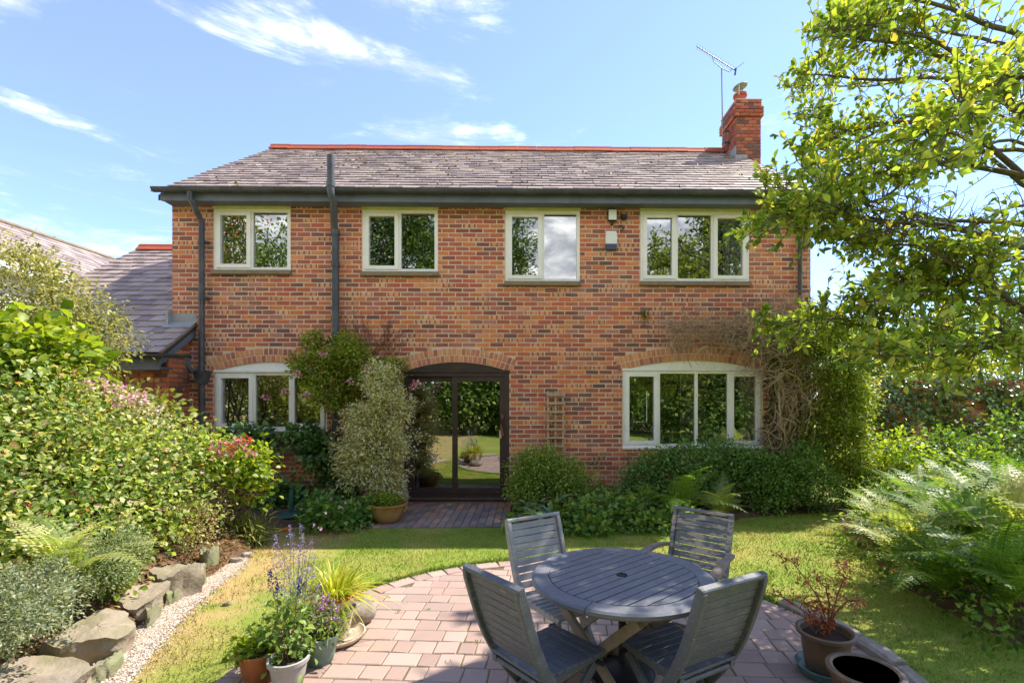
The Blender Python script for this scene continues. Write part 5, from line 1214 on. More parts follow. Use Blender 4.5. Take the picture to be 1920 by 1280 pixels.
# --- plants against the house, left of the door
P0 = at(520, 880, -.3)
plant('wall_vine', 'dark leafy vine hanging below the left window', 'climber', (P0[0], -.12, .05), [(at(450, 818, -.28), (.5, .16, .12)), (at(560, 822, -.3), (.5, .18, .16)), (at(605, 850, -.35), (.42, .2, .3)), (at(430, 870, -.3), (.3, .15, .3)), (at(540, 930, -.35), (.3, .2, .22)), (at(640, 900, -.45), (.35, .2, .32)), (at(520, 950, -.5), (.3, .2, .18))], 250, 13, .095, .085, [('4f7a44', 3), ('628e50', 3), ('40663a', 2), ('78a05c', 2)], 'leaf_gloss', TL, .07, 14, 'twig', .008, solo=120, upb=.1)
P0 = at(640, 760, -.4)
ro, C = plant('climbing_rose', 'yellow-green climbing rose with pink blooms around the waste pipe', 'climber', (P0[0], -.15, .0), [(at(600, 690, -.42), (.52, .26, .26)), (at(655, 675, -.42), (.42, .25, .3)), (at(700, 700, -.45), (.35, .22, .2)), (at(630, 735, -.45), (.35, .22, .3)), (at(650, 640, -.3), (.18, .14, .14)), (at(590, 640, -.3), (.14, .12, .16)), (at(735, 690, -.4), (.2, .15, .16))], 460, 22, .056, .038, [('8aa548', 4), ('94ad4c', 4), ('658434', 3), ('aebf62', 2), ('9c8a4c', .6)], 'leaf_thin', T2, .06, 14, 'twig', .01)
blooms(ro, [at(x, y, -.78) for x, y in ((655, 717), (606, 665), (556, 700), (499, 744), (573, 741), (775, 725), (780, 718), (690, 690), (535, 735))], .04, 24, [('e0a0a8', 3), ('e8b8ba', 3), ('d27f8e', 1)], 'blossom', L=.045)
P0 = at(705, 920, -.9)
plant('pittosporum', 'tall silvery cream-variegated shrub beside the glazed door', 'shrub', (P0[0], -.75, .0), [(at(715, 720, -.8), (.30, .26, .30)), (at(735, 765, -.85), (.33, .28, .28)), (at(690, 790, -.85), (.4, .28, .3)), (at(712, 835, -.9), (.54, .32, .3)), (at(700, 885, -.9), (.5, .3, .26)), (at(670, 850, -.8), (.35, .25, .3)), (at(720, 915, -.9), (.3, .22, .14))], 640, 26, .056, .024, VAR, 'leaf', T2, .055, 12, 'bark', .014)
P0 = gr(640, 985)
ge, C = plant('geranium', 'spreading green geranium with tiny mauve flowers', 'plant', (P0[0], P0[1] + .2, 0), [(gr(625, 970, .16), (.42, .32, .24)), (gr(685, 960, .14), (.3, .28, .2)), (gr(590, 955, .18), (.25, .25, .22))], 150, 14, .062, .056, [('629048', 4), ('7aa656', 3), ('507a3c', 2), ('94b866', 1)], 'leaf', TL, .06, 6)
spread_on(ge, [gr(x, y, .42) for x, y in ((612, 925), (622, 918), (648, 942), (621, 935), (640, 952), (611, 962), (590, 985), (600, 992))], .026, 7, [('d9b3d4', 3), ('c894c4', 2)], 'flowers')
def tuft(t, base, n, L, Wd, pal, up_=1.0, name='foliage', mat='leaf_thin', T=TB, rr=.1):
    a = rng.uniform(0, 6.28, n); P = np.array(base) + np.stack([np.cos(a), np.sin(a), np.zeros(n)], 1) * rng.uniform(0, rr, n)[:, None]; D = np.stack([np.cos(a), np.sin(a), rng.uniform(.3, 2.0, n) * up_], 1) + rng.normal(0, .2, (n, 3)); l = L * rng.uniform(.6, 1.15, n)
    return leaves(name, P, D, np.tile((0, 0, 1.), (n, 1)), l, Wd, pal, M[mat], t, T)
def potted(name, label, cat, holder, z, blobs, ncl, per, L, Wd, pal, **kw):
    h = holder.location; return plant(name, label, cat, (h.x, h.y, h.z + z), [((h.x + b[0], h.y + b[1], h.z + z + b[2]), b[3]) for b in blobs], ncl, per, L, Wd, pal, **kw)
potted('parsley', 'feathery bright green herb filling the ochre bowl', 'plant', bowl, .22, [(0, 0, .07, (.2, .2, .08)), (-.06, 0, .1, (.12, .12, .08))], 120, 14, .028, .02, BRI, mat='leaf_thin', spread=.03, stems=0)
# --- right of the door
P0 = at(1010, 880, -.6)
plant('box_shrub', 'bright green rounded shrub right of the glazed door', 'shrub', (P0[0], -.6, 0), [(at(1000, 885, -.65), (.38, .32, .36)), (at(1060, 895, -.6), (.42, .32, .28)), (at(1025, 865, -.55), (.26, .25, .22)), (at(985, 915, -.7), (.3, .28, .25))], 430, 26, .052, .023, [('8cb052', 4), ('a8c868', 3), ('6c9242', 3), ('bcd478', 1)], 'leaf', T2, .06, 10, 'twig', .012)
def rosettes(name, label, pts, L, Wd, n, pal, mat='leaf_gloss', T=T6, cat='plant'):
    b = pts[0]; t = thing(name, label, cat, (b[0], b[1], 0)); P = []; D = []
    for p in pts:
        a = rng.uniform(0, 6.28, n); P.append(np.tile(p, (n, 1)) + rng.normal(0, .015, (n, 3))); D.append(np.stack([np.cos(a), np.sin(a), rng.uniform(-.15, .7, n)], 1))
    P = np.vstack(P); D = np.vstack(D); l = L * rng.uniform(.7, 1.15, len(P)); leaves('foliage', P, D, np.tile((0, 0, 1.), (len(P), 1)) + rng.normal(0, .15, P.shape), l, l * Wd / L, pal, M[mat], t, T, solo=min(60, len(P)))
    fork((b[0], b[1], 0), [p for p in pts], .01, M['twig'], t, 'stem'); return t
rosettes('hellebore', 'grey-green long-leaved hellebore at the corner of the path', [gr(x, y, .32) for x, y in ((1000, 925), (1030, 920), (1015, 945), (1050, 940), (985, 950), (1030, 965), (1000, 968))], .2, .055, 16, [('5d8058', 3), ('73956a', 3), ('4a6c48', 2)])
lo, C = plant('cranesbill', 'low mixed green ground cover along the turf edge', 'plant', (*gr(1120, 985)[:2], 0), [(gr(1080, 965, .15), (.4, .3, .22)), (gr(1150, 960, .16), (.45, .35, .22)), (gr(1215, 950, .18), (.4, .35, .24)), (gr(1040, 985, .1), (.3, .2, .14)), (gr(1110, 985, .1), (.4, .2, .13)), (gr(1190, 980, .1), (.4, .2, .14)), (gr(1260, 975, .12), (.35, .25, .16)), (gr(1100, 935, .2), (.5, .3, .25)), (gr(970, 985, .08), (.2, .15, .12))], 330, 13, .07, .06, [('659248', 4), ('82ac58', 4), ('507a3c', 2), ('9cbd66', 2), ('c9a944', .15)], 'leaf', TL, .065, 8)
spread_on(lo, [gr(1137, 935, .3), gr(1104, 972, .2)], .05, 5, [('d9a23a', 2), ('c98a30', 1)], 'yellow_leaves')
P0 = at(1300, 900, -.5)
plant('cotoneaster', 'dark glossy mounded shrub under the right window', 'shrub', (P0[0], -.55, 0), [(at(1205, 895, -.45), (.34, .26, .24)), (at(1235, 870, -.5), (.3, .26, .22)), (at(1300, 862, -.5), (.5, .32, .30)), (at(1365, 862, -.45), (.36, .3, .3)), (at(1415, 880, -.5), (.36, .3, .3)), (at(1310, 915, -.6), (.8, .28, .26)), (at(1185, 930, -.5), (.3, .2, .2))], 760, 26, .045, .03, [('6b9e58', 4), ('84b469', 3), ('558049', 2), ('a0c880', 1)], 'leaf', T2, .06, 10, 'twig', .014)
plant('spirea', 'airy mid-green shrub below the dry climber', 'shrub', (at(1480, 930, -.7)[0], -.7, 0), [(at(1470, 900, -.7), (.5, .36, .4)), (at(1530, 915, -.7), (.36, .32, .36)), (at(1440, 925, -.8), (.35, .3, .28)), (at(1500, 870, -.55), (.35, .3, .3))], 560, 26, .044, .026, [('7daa5a', 4), ('6f984a', 3), ('456c30', 2), ('88ab5a', 1)], 'leaf', T2, .065, 12, 'twig', .01)
plant('corner_honeysuckle', 'tall dense small-leaved evergreen at the house corner', 'shrub', (at(1580, 900, -.4)[0], -.4, 0), [(at(1560, 680, -.4), (.55, .42, .5)), (at(1575, 770, -.4), (.45, .42, .55)), (at(1580, 850, -.4), (.36, .4, .5)), (at(1520, 640, -.35), (.45, .35, .3)), (at(1590, 640, -.3), (.45, .4, .35)), (at(1530, 800, -.3), (.4, .3, .5)), (at(1590, 740, -.2), (.4, .4, .5)), (at(1600, 880, -.2), (.32, .35, .5))], 1250, 28, .052, .03, [('7d9c3a', 4), ('95ad48', 3), ('638232', 3), ('b0bc56', 1.5)], 'leaf_thin', T2, .075, 6, 'bark', .012)
P0 = at(1448, 770, -.12)
plant('wall_ivy', 'strip of dark ivy on bricks beside the right window', 'climber', (P0[0], -.08, .1), [(at(1448, 730, -.1), (.13, .07, .4)), (at(1452, 810, -.1), (.15, .07, .4)), (at(1460, 680, -.1), (.16, .08, .2))], 90, 14, .05, .045, DRK, 'leaf_gloss', TL, .05, 5, 'twig', .008)
# dry climber: a tangle of dead stems
dc = thing('dry_climber', 'brown tangle of dead climber stems over the right window', 'climber', (at(1500, 700, -.3)[0], -.2, 0)); off = np.array(dc.location)
def tangle(n, box, L, seed, rad, parent, mat, droop=.5, yr=(-.5, -.05)):
    rd = np.random.default_rng(seed); mb = MB()
    for i in range(n):
        px, py = rd.uniform(box[0], box[2]), rd.uniform(box[1], box[3]); p = at(px, py, rd.uniform(*yr)); d = nrm(rd.normal(0, 1, 3) * (1, .35, .8)); pts = [p]
        for k in range(7):
            d = nrm(d + rd.normal(0, .38, 3) * (1, .5, 1) + np.array((0, 0, -droop * .12))); q = pts[-1] + d * L / 7; q[1] = min(max(q[1], yr[0] - .1), -.03); pts.append(q)
        r_ = rad * rd.choice((.45, .7, 1.0, 1.8), p=(.35, .35, .2, .1)) * rd.uniform(.8, 1.2); mb.tube([p - off for p in pts], [r_ * (1 - .5 * k / 7) for k in range(8)], 3, False)
    return mb.build('stems', mat, parent, True, 80)
tangle(620, (1250, 596, 1500, 652), .42, 1, .006, dc, M['dry']); tangle(620, (1400, 585, 1560, 705), .5, 2, .006, dc, M['dry']); tangle(200, (1450, 555, 1530, 620), .4, 5, .006, dc, M['dry']); tangle(380, (1455, 690, 1560, 790), .5, 3, .007, dc, M['dry'], .9); tangle(110, (1440, 780, 1540, 860), .5, 4, .008, dc, M['dry'], 1.2)
mb = MB()
for i in range(9):
    x0 = 1450 + i * 9; pts = [at(x0 + random.uniform(-20, 20), 700, -.3), at(x0 + random.uniform(-10, 25), 750, -.35), at(x0 - 5 + random.uniform(-25, 25), 800, -.35), at(x0 + random.uniform(-15, 15), 850, -.3), at(1480 + random.uniform(-20, 20), 930, -.3)]
    mb.tube([p - off for p in pts], [.014, .016, .018, .02, .022], 6, False)
mb.tube([p - off for p in (at(1432, 838, -.2), at(1460, 840, -.35), at(1478, 815, -.4), at(1452, 790, -.4), at(1440, 810, -.3), at(1455, 860, -.3))], .014, 6, False); mb.build('thick_stems', M['dry'], dc, True, 80)
P, O, C = clump_points(at(1500, 660, -.4), (.55, .2, .6), 70, 14, .07); leaves('foliage', P, O, O + (0, 0, .6), .05, .034, [('8aa548', 3), ('6f8c3c', 2), ('a3b45c', 1)], M['leaf_thin'], dc)
tw = thing('bare_creeper', 'reddish bare creeper twigs spread on the bricks by the soil pipe', 'climber', (at(700, 640, -.05)[0], -.03, 0)); off = np.array(tw.location); mb = MB(); rd = np.random.default_rng(9)
for i in range(46):
    p = at(rd.uniform(655, 740), rd.uniform(640, 690), -.04); d = nrm(np.array((rd.normal(0, .55), 0, 1))); pts = [p]
    for k in range(8): d = nrm(d + rd.normal(0, .25, 3) * (1, 0, .6)); q = pts[-1] + d * rd.uniform(.06, .11); q[1] = -.035 - .01 * rd.random(); pts.append(q)
    mb.tube([q - off for q in pts], [.005 * (1 - .08 * k) for k in range(9)], 3, False)
mb.build('twigs', M['redtwig'], tw, True, 80)
plant('wall_sprig', 'little ivy sprig on the bricks above the right window', 'climber', (at(1207, 600, -.03)[0], -.03, XZ(1207, 612)[1]), [(at(1207, 590, -.04), (.1, .03, .1))], 12, 6, .035, .03, GRN, 'leaf', TL, .03, 4, 'twig', .004)
plant('wall_sprig', 'sparse plant sprigs at the foot of the bare brickwork', 'climber', (at(1125, 900, -.05)[0], -.05, .2), [(at(1125, 865, -.06), (.08, .03, .18)), (at(1180, 850, -.06), (.06, .03, .08))], 16, 7, .03, .018, BRI, 'leaf', T2, .03, 4, 'twig', .004)
# --- potted plants at the patio edge
potted('heuchera', 'pale green leafy plant in the small terracotta pot', 'plant', tpot, .13, [(-.02, .03, .06, (.1, .09, .06)), (-.1, .04, .05, (.06, .06, .05))], 40, 10, .042, .036, BRI, mat='leaf_thin', T=TL, spread=.03, stems=0)
sv, C = potted('salvia', 'tall blue and violet salvia in the pale grey pot', 'plant', gpot, .14, [(-.06, .10, .18, (.11, .10, .12)), (.0, .02, .08, (.08, .08, .06))], 52, 7, .055, .03, [('6d9148', 3), ('88a75a', 3), ('54783a', 2)], mat='leaf', T=T6, spread=.05, stems=8, stem_r=.005)
def spikes(t, tops, base, pal, n, w, hl, L, name='flower_spike', stem='twig'):
    off = np.array(t.location)
    for p in tops:
        p = np.array(p); b = np.array(base) + rng.normal(0, .03, 3) * (1, 1, 0); d = nrm(p - b); u = rng.random(n); Q = p[None] - d[None] * (u * hl)[:, None] + rng.normal(0, 1, (n, 3)) * (w * (.35 + .65 * u))[:, None] * .5
        leaves(name, Q, rng.normal(0, 1, (n, 3)) + d * .5, rng.normal(0, 1, (n, 3)), L, L * .7, pal, M['petal'], t)
        MB().tube([b - off, (b + p) / 2 - off + rng.normal(0, .01, 3), p - off], [.003, .0025, .001], 4, False).build('stalk', M['tr_wood'] if stem != 'twig' else M['twig'], t)
Ys = -5.1
spikes(sv, [at(505, 1068, Ys - .02), at(519, 1085, Ys), at(562, 1080, Ys + .02)], np.array(gpot.location) + (0, 0, .15), [('3f3a7a', 3), ('51489a', 2), ('322c5c', 2)], 60, .028, .12, .016)
pv = thing('russian_sage', 'hazy lilac-blue spires behind the salvia', 'plant', (*gr(555, 1190)[:2], 0))
tops = [at(x, y, Ys + rng.uniform(.1, .5)) for x, y in ((545, 985), (548, 1000), (566, 982), (570, 1000), (515, 1000), (512, 1020), (535, 1020), (560, 1040), (575, 1030), (585, 1010), (510, 1045), (540, 1060), (578, 1060), (592, 1040), (550, 1085), (590, 1075), (600, 1090), (525, 1090))]
spikes(pv, tops, gr(558, 1175, .1), [('8f86c0', 3), ('a79fd0', 3), ('7a74a8', 2), ('c3bfdc', 1)], 46, .03, .24, .013, stem='grey')
P_, O_, C_ = clump_points(gr(560, 1150, .35), (.16, .16, .18), 50, 10, .04); leaves('foliage', P_, O_, O_ + (0, 0, .5), .03, .01, BLU, M['leaf'], pv)
hk = thing('striped_grass', 'yellow-green striped grass arching from the tall cream pot', 'plant', (cpot.location.x, cpot.location.y, .3))
n = 330; a = rng.uniform(0, 6.28, n); elev = rng.uniform(.25, 1.45, n); base = np.array(hk.location) + np.stack([np.cos(a), np.sin(a), np.zeros(n)], 1) * rng.uniform(0, .1, n)[:, None]
L = rng.uniform(.16, .34, n); vs = []; fs = []; cols = []; pc = palette([('b3c552', 4), ('c7d468', 3), ('94ad3e', 3), ('d9dd8c', 1)], n)
for i in range(n):
    d = np.array((math.cos(a[i]), math.sin(a[i]), 0)); sd = np.array((-d[1], d[0], 0)); b0 = len(vs); K = 6
    for k in range(K + 1):
        u = k / K; p = base[i] - np.array(hk.location) + d * L[i] * u * math.cos(elev[i]) * (1 + .3 * u) + np.array((0, 0, 1)) * L[i] * (u * math.sin(elev[i]) * 1.15 - .62 * u * u * (1.3 - .55 * elev[i])); w = .0065 * (1 - u ** 2) + .001
        vs += [tuple(p - sd * w), tuple(p + sd * w)]; cols += [(*np.clip(pc[i], 0, 1), 1)] * 2
        if k: j = b0 + 2 * k; fs.append((j - 2, j - 1, j + 1, j))
me = bpy.data.meshes.new('blades'); me.from_pydata(vs, [], fs); ca = me.color_attributes.new('col', 'FLOAT_COLOR', 'POINT'); ca.data.foreach_set('color', np.array(cols).reshape(-1)); me.materials.append(M['leaf_thin']); me.update(); link('blades', me, hk)
pk, C = potted('pink_speedwell', 'bushy plant of pink flower spikes in the teal pot', 'plant', kpot, .17, [(0, 0, .1, (.13, .12, .11)), (-.05, -.05, .03, (.1, .08, .07)), (.06, 0, .05, (.09, .09, .08))], 90, 12, .035, .016, [('6f9444', 3), ('8cab52', 3), ('587c38', 2)], mat='leaf_thin', spread=.035, stems=5, stem_r=.004)
kb = np.array(kpot.location)
spikes(pk, [kb + (x * 1.1, y, z * 1.06) for x, y, z in ((-.09, 0, .36), (-.05, .04, .39), (0, 0, .35), (.03, .06, .40), (.07, .02, .37), (.10, .05, .33), (-.02, -.06, .31), (.05, -.05, .29), (.09, -.03, .30), (.0, .03, .42), (.12, .0, .27))], kb + (0, 0, .2), [('c98fc6', 3), ('dcb2d8', 3), ('b274b0', 2)], 70, .03, .11, .015)
# maple
mt = thing('maple', 'small Japanese maple with sparse rust-red leaves in a pot', 'plant', (mpot.location.x, mpot.location.y, mpot.location.z + .2)); off = np.array(mt.location); Ym = mt.location.y
brs = [[(1552, 1195), (1548, 1160), (1535, 1120), (1510, 1085), (1488, 1055), (1460, 1040)], [(1554, 1195), (1560, 1150), (1572, 1110), (1580, 1090), (1588, 1080), (1578, 1062)], [(1550, 1190), (1530, 1160), (1500, 1140), (1470, 1120), (1440, 1110)], [(1553, 1190), (1565, 1150), (1590, 1125), (1612, 1125)], [(1551, 1190), (1540, 1150), (1525, 1135), (1505, 1130)], [(1552, 1185), (1555, 1130), (1548, 1100), (1530, 1085)]]
mb = MB(); LP = []
for j, b_ in enumerate(brs):
    pts = [at(x, y, Ym + (.12 * math.sin(j * 2.1)) * i / len(b_)) for i, (x, y) in enumerate(b_)]; mb.tube([p - off for p in pts], [.0055 * (1 - .12 * i) for i in range(len(pts))], 6)
    for i in range(1, len(pts)):
        for q in range(3):
            s0 = pts[i] * (1 - q / 4) + pts[i - 1] * q / 4; e = s0 + rng.normal(0, .045, 3) + (0, 0, .015); mb.tube([s0 - off, (s0 + e) / 2 - off, e - off], [.003, .002, .001], 4, False); LP += [e, (s0 + e) / 2]
mb.build('stem', M['redtwig'], mt, True, 80); LP = np.array(LP); LP = np.repeat(LP, 5, 0) + rng.normal(0, .016, (len(LP) * 5, 3)); n = len(LP)
leaves('foliage', LP, rng.normal(0, 1, (n, 3)) + (0, 0, -.4), rng.normal(0, .5, (n, 3)) + (0, 0, 1), rng.uniform(.022, .04, n), .012, [('c47a5c', 4), ('a85a48', 3), ('d08c6a', 2), ('96604a', 1)], M['leaf_thin'], mt)

# ================================================================== right-hand background: ivy wall, shrubs, trees
wy = 3.9; wx0, wx1 = at(1600, 800, wy)[0], 17.0; wzt = at(1780, 712, wy)[2]
gw = thing('garden_wall', 'brick garden wall largely hidden by ivy', 'wall', (wx0, wy, 0))
MB().box((0, .0, -.2), (wx1 - wx0, .24, wzt - .08)).build('wall_core', M['mortar_dark'], gw)
GB = Pieces(.003, .007); lay(GB, 0, wx1 - wx0, 0, wzt - .09, [], (0, 0, 0), (1, 0, 0), (0, -1, 0), key=lambda x, z: -z + abs(x - 2) * .1); GB.finish('brick', 'brickwork', M['brick'], gw, 200)
CBk = Pieces(.003, .008)
x = 0
while x < wx1 - wx0: CBk.add(basis((1, 0, 0), (0, 1, 0), (0, 0, 1), (x, -.03, wzt - .08)), (.066, .3, .09), bcol()[:3] + (0,), x); x += .077
CBk.finish('coping_brick', 'coping_bricks', M['brick'], gw, 120)
iv = thing('ivy', 'thick ivy covering the garden wall', 'climber', (wx0 + 2, wy - .1, 0)); n = 9000; xs = rng.uniform(wx0, wx1, n); zs = rng.uniform(0, wzt + .12, n); k = (np.sin(xs * 2.3 + 1) * np.cos(zs * 3.1 + xs) > -.75); xs, zs = xs[k], zs[k]; n = len(xs)
P = np.stack([xs, wy - .06 - rng.random(n) * .22 * (1 + .6 * np.sin(xs * 3 + zs * 4)), zs], 1); leaves('foliage', P, rng.normal(0, .5, (n, 3)) + (0, -.5, -.5), rng.normal(0, .4, (n, 3)) + (0, -.8, .7), rng.uniform(.07, .12, n), .09, DRK + [('5f8048', 3), ('7f9a5c', 2)], M['leaf_gloss'], iv, TL)
fork((wx0 + 2, wy - .08, 0), [(wx0 + .4 * i, wy - .12, 1.2 + .3 * math.sin(i * 3)) for i in range(12)], .014, M['bark'], iv)
def tree(name, label, base, h, crowns, ncl, per, L, Wd, pal, mat='leaf', trunk=.12, spread=.2, group=None, T=T2, cat='tree', low=-.6, shell=.35):
    t = thing(name, label, cat, base, 0, group); b = np.array(base, float); top = b + (0, 0, h * .72); mb = MB(); k = 7
    pts = [b * (1 - i / (k - 1)) + top * (i / (k - 1)) + rng.normal(0, .03 * h * .3, 3) * (1, 1, 0) * (i > 0) for i in range(k)]
    mb.tube([p - b for p in pts], [trunk * (1 - .8 * i / (k - 1)) * (1.25 if i == 0 else 1) for i in range(k)], 8); mb.build('trunk', M['bark'], t, True, 80)
    Ps, Os, Cs = [], [], []; vol = np.array([c[1][0] * c[1][2] for c in crowns]); vol = vol / vol.sum()
    for (c, r_), v in zip(crowns, vol): P, O, C = clump_points(c, r_, max(4, int(ncl * v)), per, spread, low=low, shell=shell); Ps.append(P); Os.append(O); Cs.append(C)
    P = np.vstack(Ps); O = np.vstack(Os); C = np.vstack(Cs); n = len(P); l = L * rng.uniform(.6, 1.25, n)
    leaves('crown', P, nrm(O) + rng.normal(0, .6, (n, 3)), nrm(O) * .5 + (0, 0, .8) + rng.normal(0, .35, (n, 3)), l, l * Wd / L, pal, M[mat], t, T)
    mb = MB()
    for c in C[rng.choice(len(C), min(26, len(C)), replace=False)]:
        s0 = pts[int(rng.integers(2, k))]; m_ = (s0 + c) / 2 + rng.normal(0, .08, 3) + (0, 0, .1 * np.linalg.norm(c - s0)); mb.tube([s0 - b, m_ - b, c - b], [trunk * .35, trunk * .2, trunk * .07], 5, False)
    mb.build('limb', M['bark'], t, True, 80); return t
YEL = [('8fa838', 4), ('a8bb48', 4), ('6f8c30', 3), ('c2c65a', 2), ('d0b24c', .6)]
BGT = [('yellow-green tree behind the garden wall next to the house corner', 1650, 690, 6.0, (1.7, 1.2, .9), YEL), ('golden-leaved tree behind the middle of the garden wall', 1745, 660, 6.6, (1.7, 1.2, 1.1), YEL), ('bright green tree behind the garden wall below the far chimney', 1820, 665, 7.4, (1.6, 1.2, 1.0), BRI), ('tall green tree at the picture edge behind the wall', 1920, 600, 8.2, (2.2, 1.5, 1.6), GRN), ('dark distant tree beyond the far chimney', 1890, 560, 17, (3.2, 2.5, 2.2), DRK)]
for lb, px, py, Y, r_, pal in BGT: c = at(px, py, Y); tree('garden_tree', lb, (c[0], c[1], 0), c[2] + r_[2], [(c, r_), (c + (r_[0] * .5, .3, -.5 * r_[2]), tuple(v * .8 for v in r_)), (c + (-r_[0] * .5, .2, -.6 * r_[2]), tuple(v * .75 for v in r_))], 150 if Y < 10 else 200, 16, .13 if Y < 10 else .22, .09 if Y < 10 else .15, pal, 'leaf_thin', .12, .2, 'trees behind the garden wall', T2 if Y > 10 else T6)
MS = [('leafy shrub on the far grass strip beside the house corner', 1680, 850, -.2, (.5, .45, .4), BRI), ('sprawling green shrub below the ivy wall', 1760, 850, .9, (.9, .6, .5), GRN), ('dark leafy shrub before the wall at the picture edge', 1890, 830, .6, (.8, .6, .7), GRN + DRK), ('bushy plant behind the fern bed, before the ivy', 1830, 880, -.6, (.7, .5, .35), BRI + GRN)]
for lb, px, py, Y, r_, pal in MS: c = at(px, py, Y); plant('background_shrub', lb, 'shrub', (c[0], c[1], 0), [(c, r_), ((c[0], c[1], c[2] * .5), (r_[0], r_[1], c[2] * .5))], 110, 14, .085, .055, pal, 'leaf_thin', T6, .1, 10, 'twig', .012, group='shrubs before the ivy wall')
fh = thing('distant_house', 'far red brick chimney stack seen between the trees', 'house', (at(1790, 600, 26)[0], 26, 0)); cz = at(1790, 577, 26)[2]
MB().box((-.95, .0, 0), (.85, 1.0, cz - 1.0)).build('wall', M['brick'], fh); MB().box((-.7, .1, cz - 1.0), (.1, .7, cz), None, .03).box((-.78, .05, cz - .25), (.18, .75, cz - .08)).build('chimney', M['brick'], fh)
for x in (-.45, -.1): MB().lathe([(.12, 0), (.1, .3), (.13, .32), (.13, .38)], 10, (x, .4, cz)).build('chimney_pot', M['pot_clay'], fh)
MB().box((.25, .1, cz - 1.0), (.75, .6, cz - .5)).build('stack', M['brick'], fh)
for o_ in fh.children:
    if o_.data.materials[0] == M['brick']: o_.color = (.42, .16, .1, 0); o_.data.color_attributes.new('col', 'FLOAT_COLOR', 'POINT').data.foreach_set('color', [1.0] * (4 * len(o_.data.vertices)))

# ================================================================== the overhanging magnolia
mg = thing('magnolia_tree', 'broad-leaved tree overhanging from the right beside the lawn', 'tree', (5.9, -3.3, 0)); off = np.array(mg.location)
limbs = [(-3.5, .05, [(2250, 420), (2080, 330), (1920, 240), (1800, 135), (1690, 85), (1600, 75), (1530, 60)]), (-3.9, .04, [(2250, 300), (2050, 150), (1880, 60), (1760, 20), (1640, -10), (1560, 5)]), (-3.4, .045, [(2250, 470), (2080, 400), (1920, 340), (1790, 235), (1660, 215), (1560, 240), (1490, 200)]), (-3.2, .04, [(2250, 500), (2060, 420), (1900, 330), (1740, 300), (1620, 330), (1540, 345), (1490, 320)]),
         (-3.0, .035, [(2250, 560), (2050, 470), (1880, 420), (1760, 420), (1640, 400), (1540, 410), (1440, 405)]), (-3.4, .04, [(2250, 700), (2050, 640), (1900, 560), (1780, 540), (1660, 560), (1560, 600), (1480, 610)]), (-3.8, .035, [(2250, 720), (2050, 640), (1920, 600), (1830, 520), (1740, 470), (1650, 460), (1590, 470)]), (-3.1, .035, [(2250, 720), (2000, 680), (1880, 640), (1780, 570), (1680, 560), (1620, 590)]),
         (-4.1, .03, [(2250, 760), (2050, 720), (1950, 690), (1860, 650), (1770, 640), (1690, 650), (1620, 670)]), (-4.2, .035, [(2250, 250), (2080, 180), (1960, 130), (1880, 150), (1800, 200), (1740, 230), (1700, 260)]), (-3.7, .03, [(2250, 560), (2080, 540), (1960, 520), (1880, 480), (1800, 500), (1720, 520), (1640, 530)]), (-2.7, .035, [(2250, 330), (2050, 260), (1880, 200), (1740, 150), (1620, 160), (1530, 150), (1480, 150)]), (-2.8, .035, [(2250, 420), (2050, 360), (1900, 280), (1780, 290), (1660, 280), (1560, 290), (1500, 270)])]
limbs += [(-3.3, .03, [(2250, 560), (2050, 500), (1880, 470), (1740, 450), (1610, 440), (1500, 415), (1395, 425)]), (-3.1, .03, [(2250, 720), (2050, 660), (1880, 640), (1740, 630), (1620, 610), (1510, 590), (1410, 625)]), (-3.5, .028, [(2250, 540), (2050, 480), (1880, 440), (1720, 420), (1600, 400), (1500, 380), (1400, 400)])]
mb = MB(); tw = MB(); LPs, LDs = [], []; tr_top = np.array((5.75, -3.35, 3.2)); trunk_pts = [off + (0, 0, 0), off + (.03, 0, .8), off + (-.02, .02, 1.6), tr_top, tr_top + (-.2, .1, 1.2), tr_top + (-.3, .1, 2.6)]
mb.tube([p - off for p in trunk_pts], [.16, .13, .12, .1, .07, .03], 10); mb.build('trunk', M['bark'], mg, True, 80)
limbs += [(Y + random.choice((-.45, .45)), r_ * .7, [(x + random.uniform(-35, 35), y + random.uniform(-45, 45)) for x, y in pl_]) for Y, r_, pl_ in limbs]
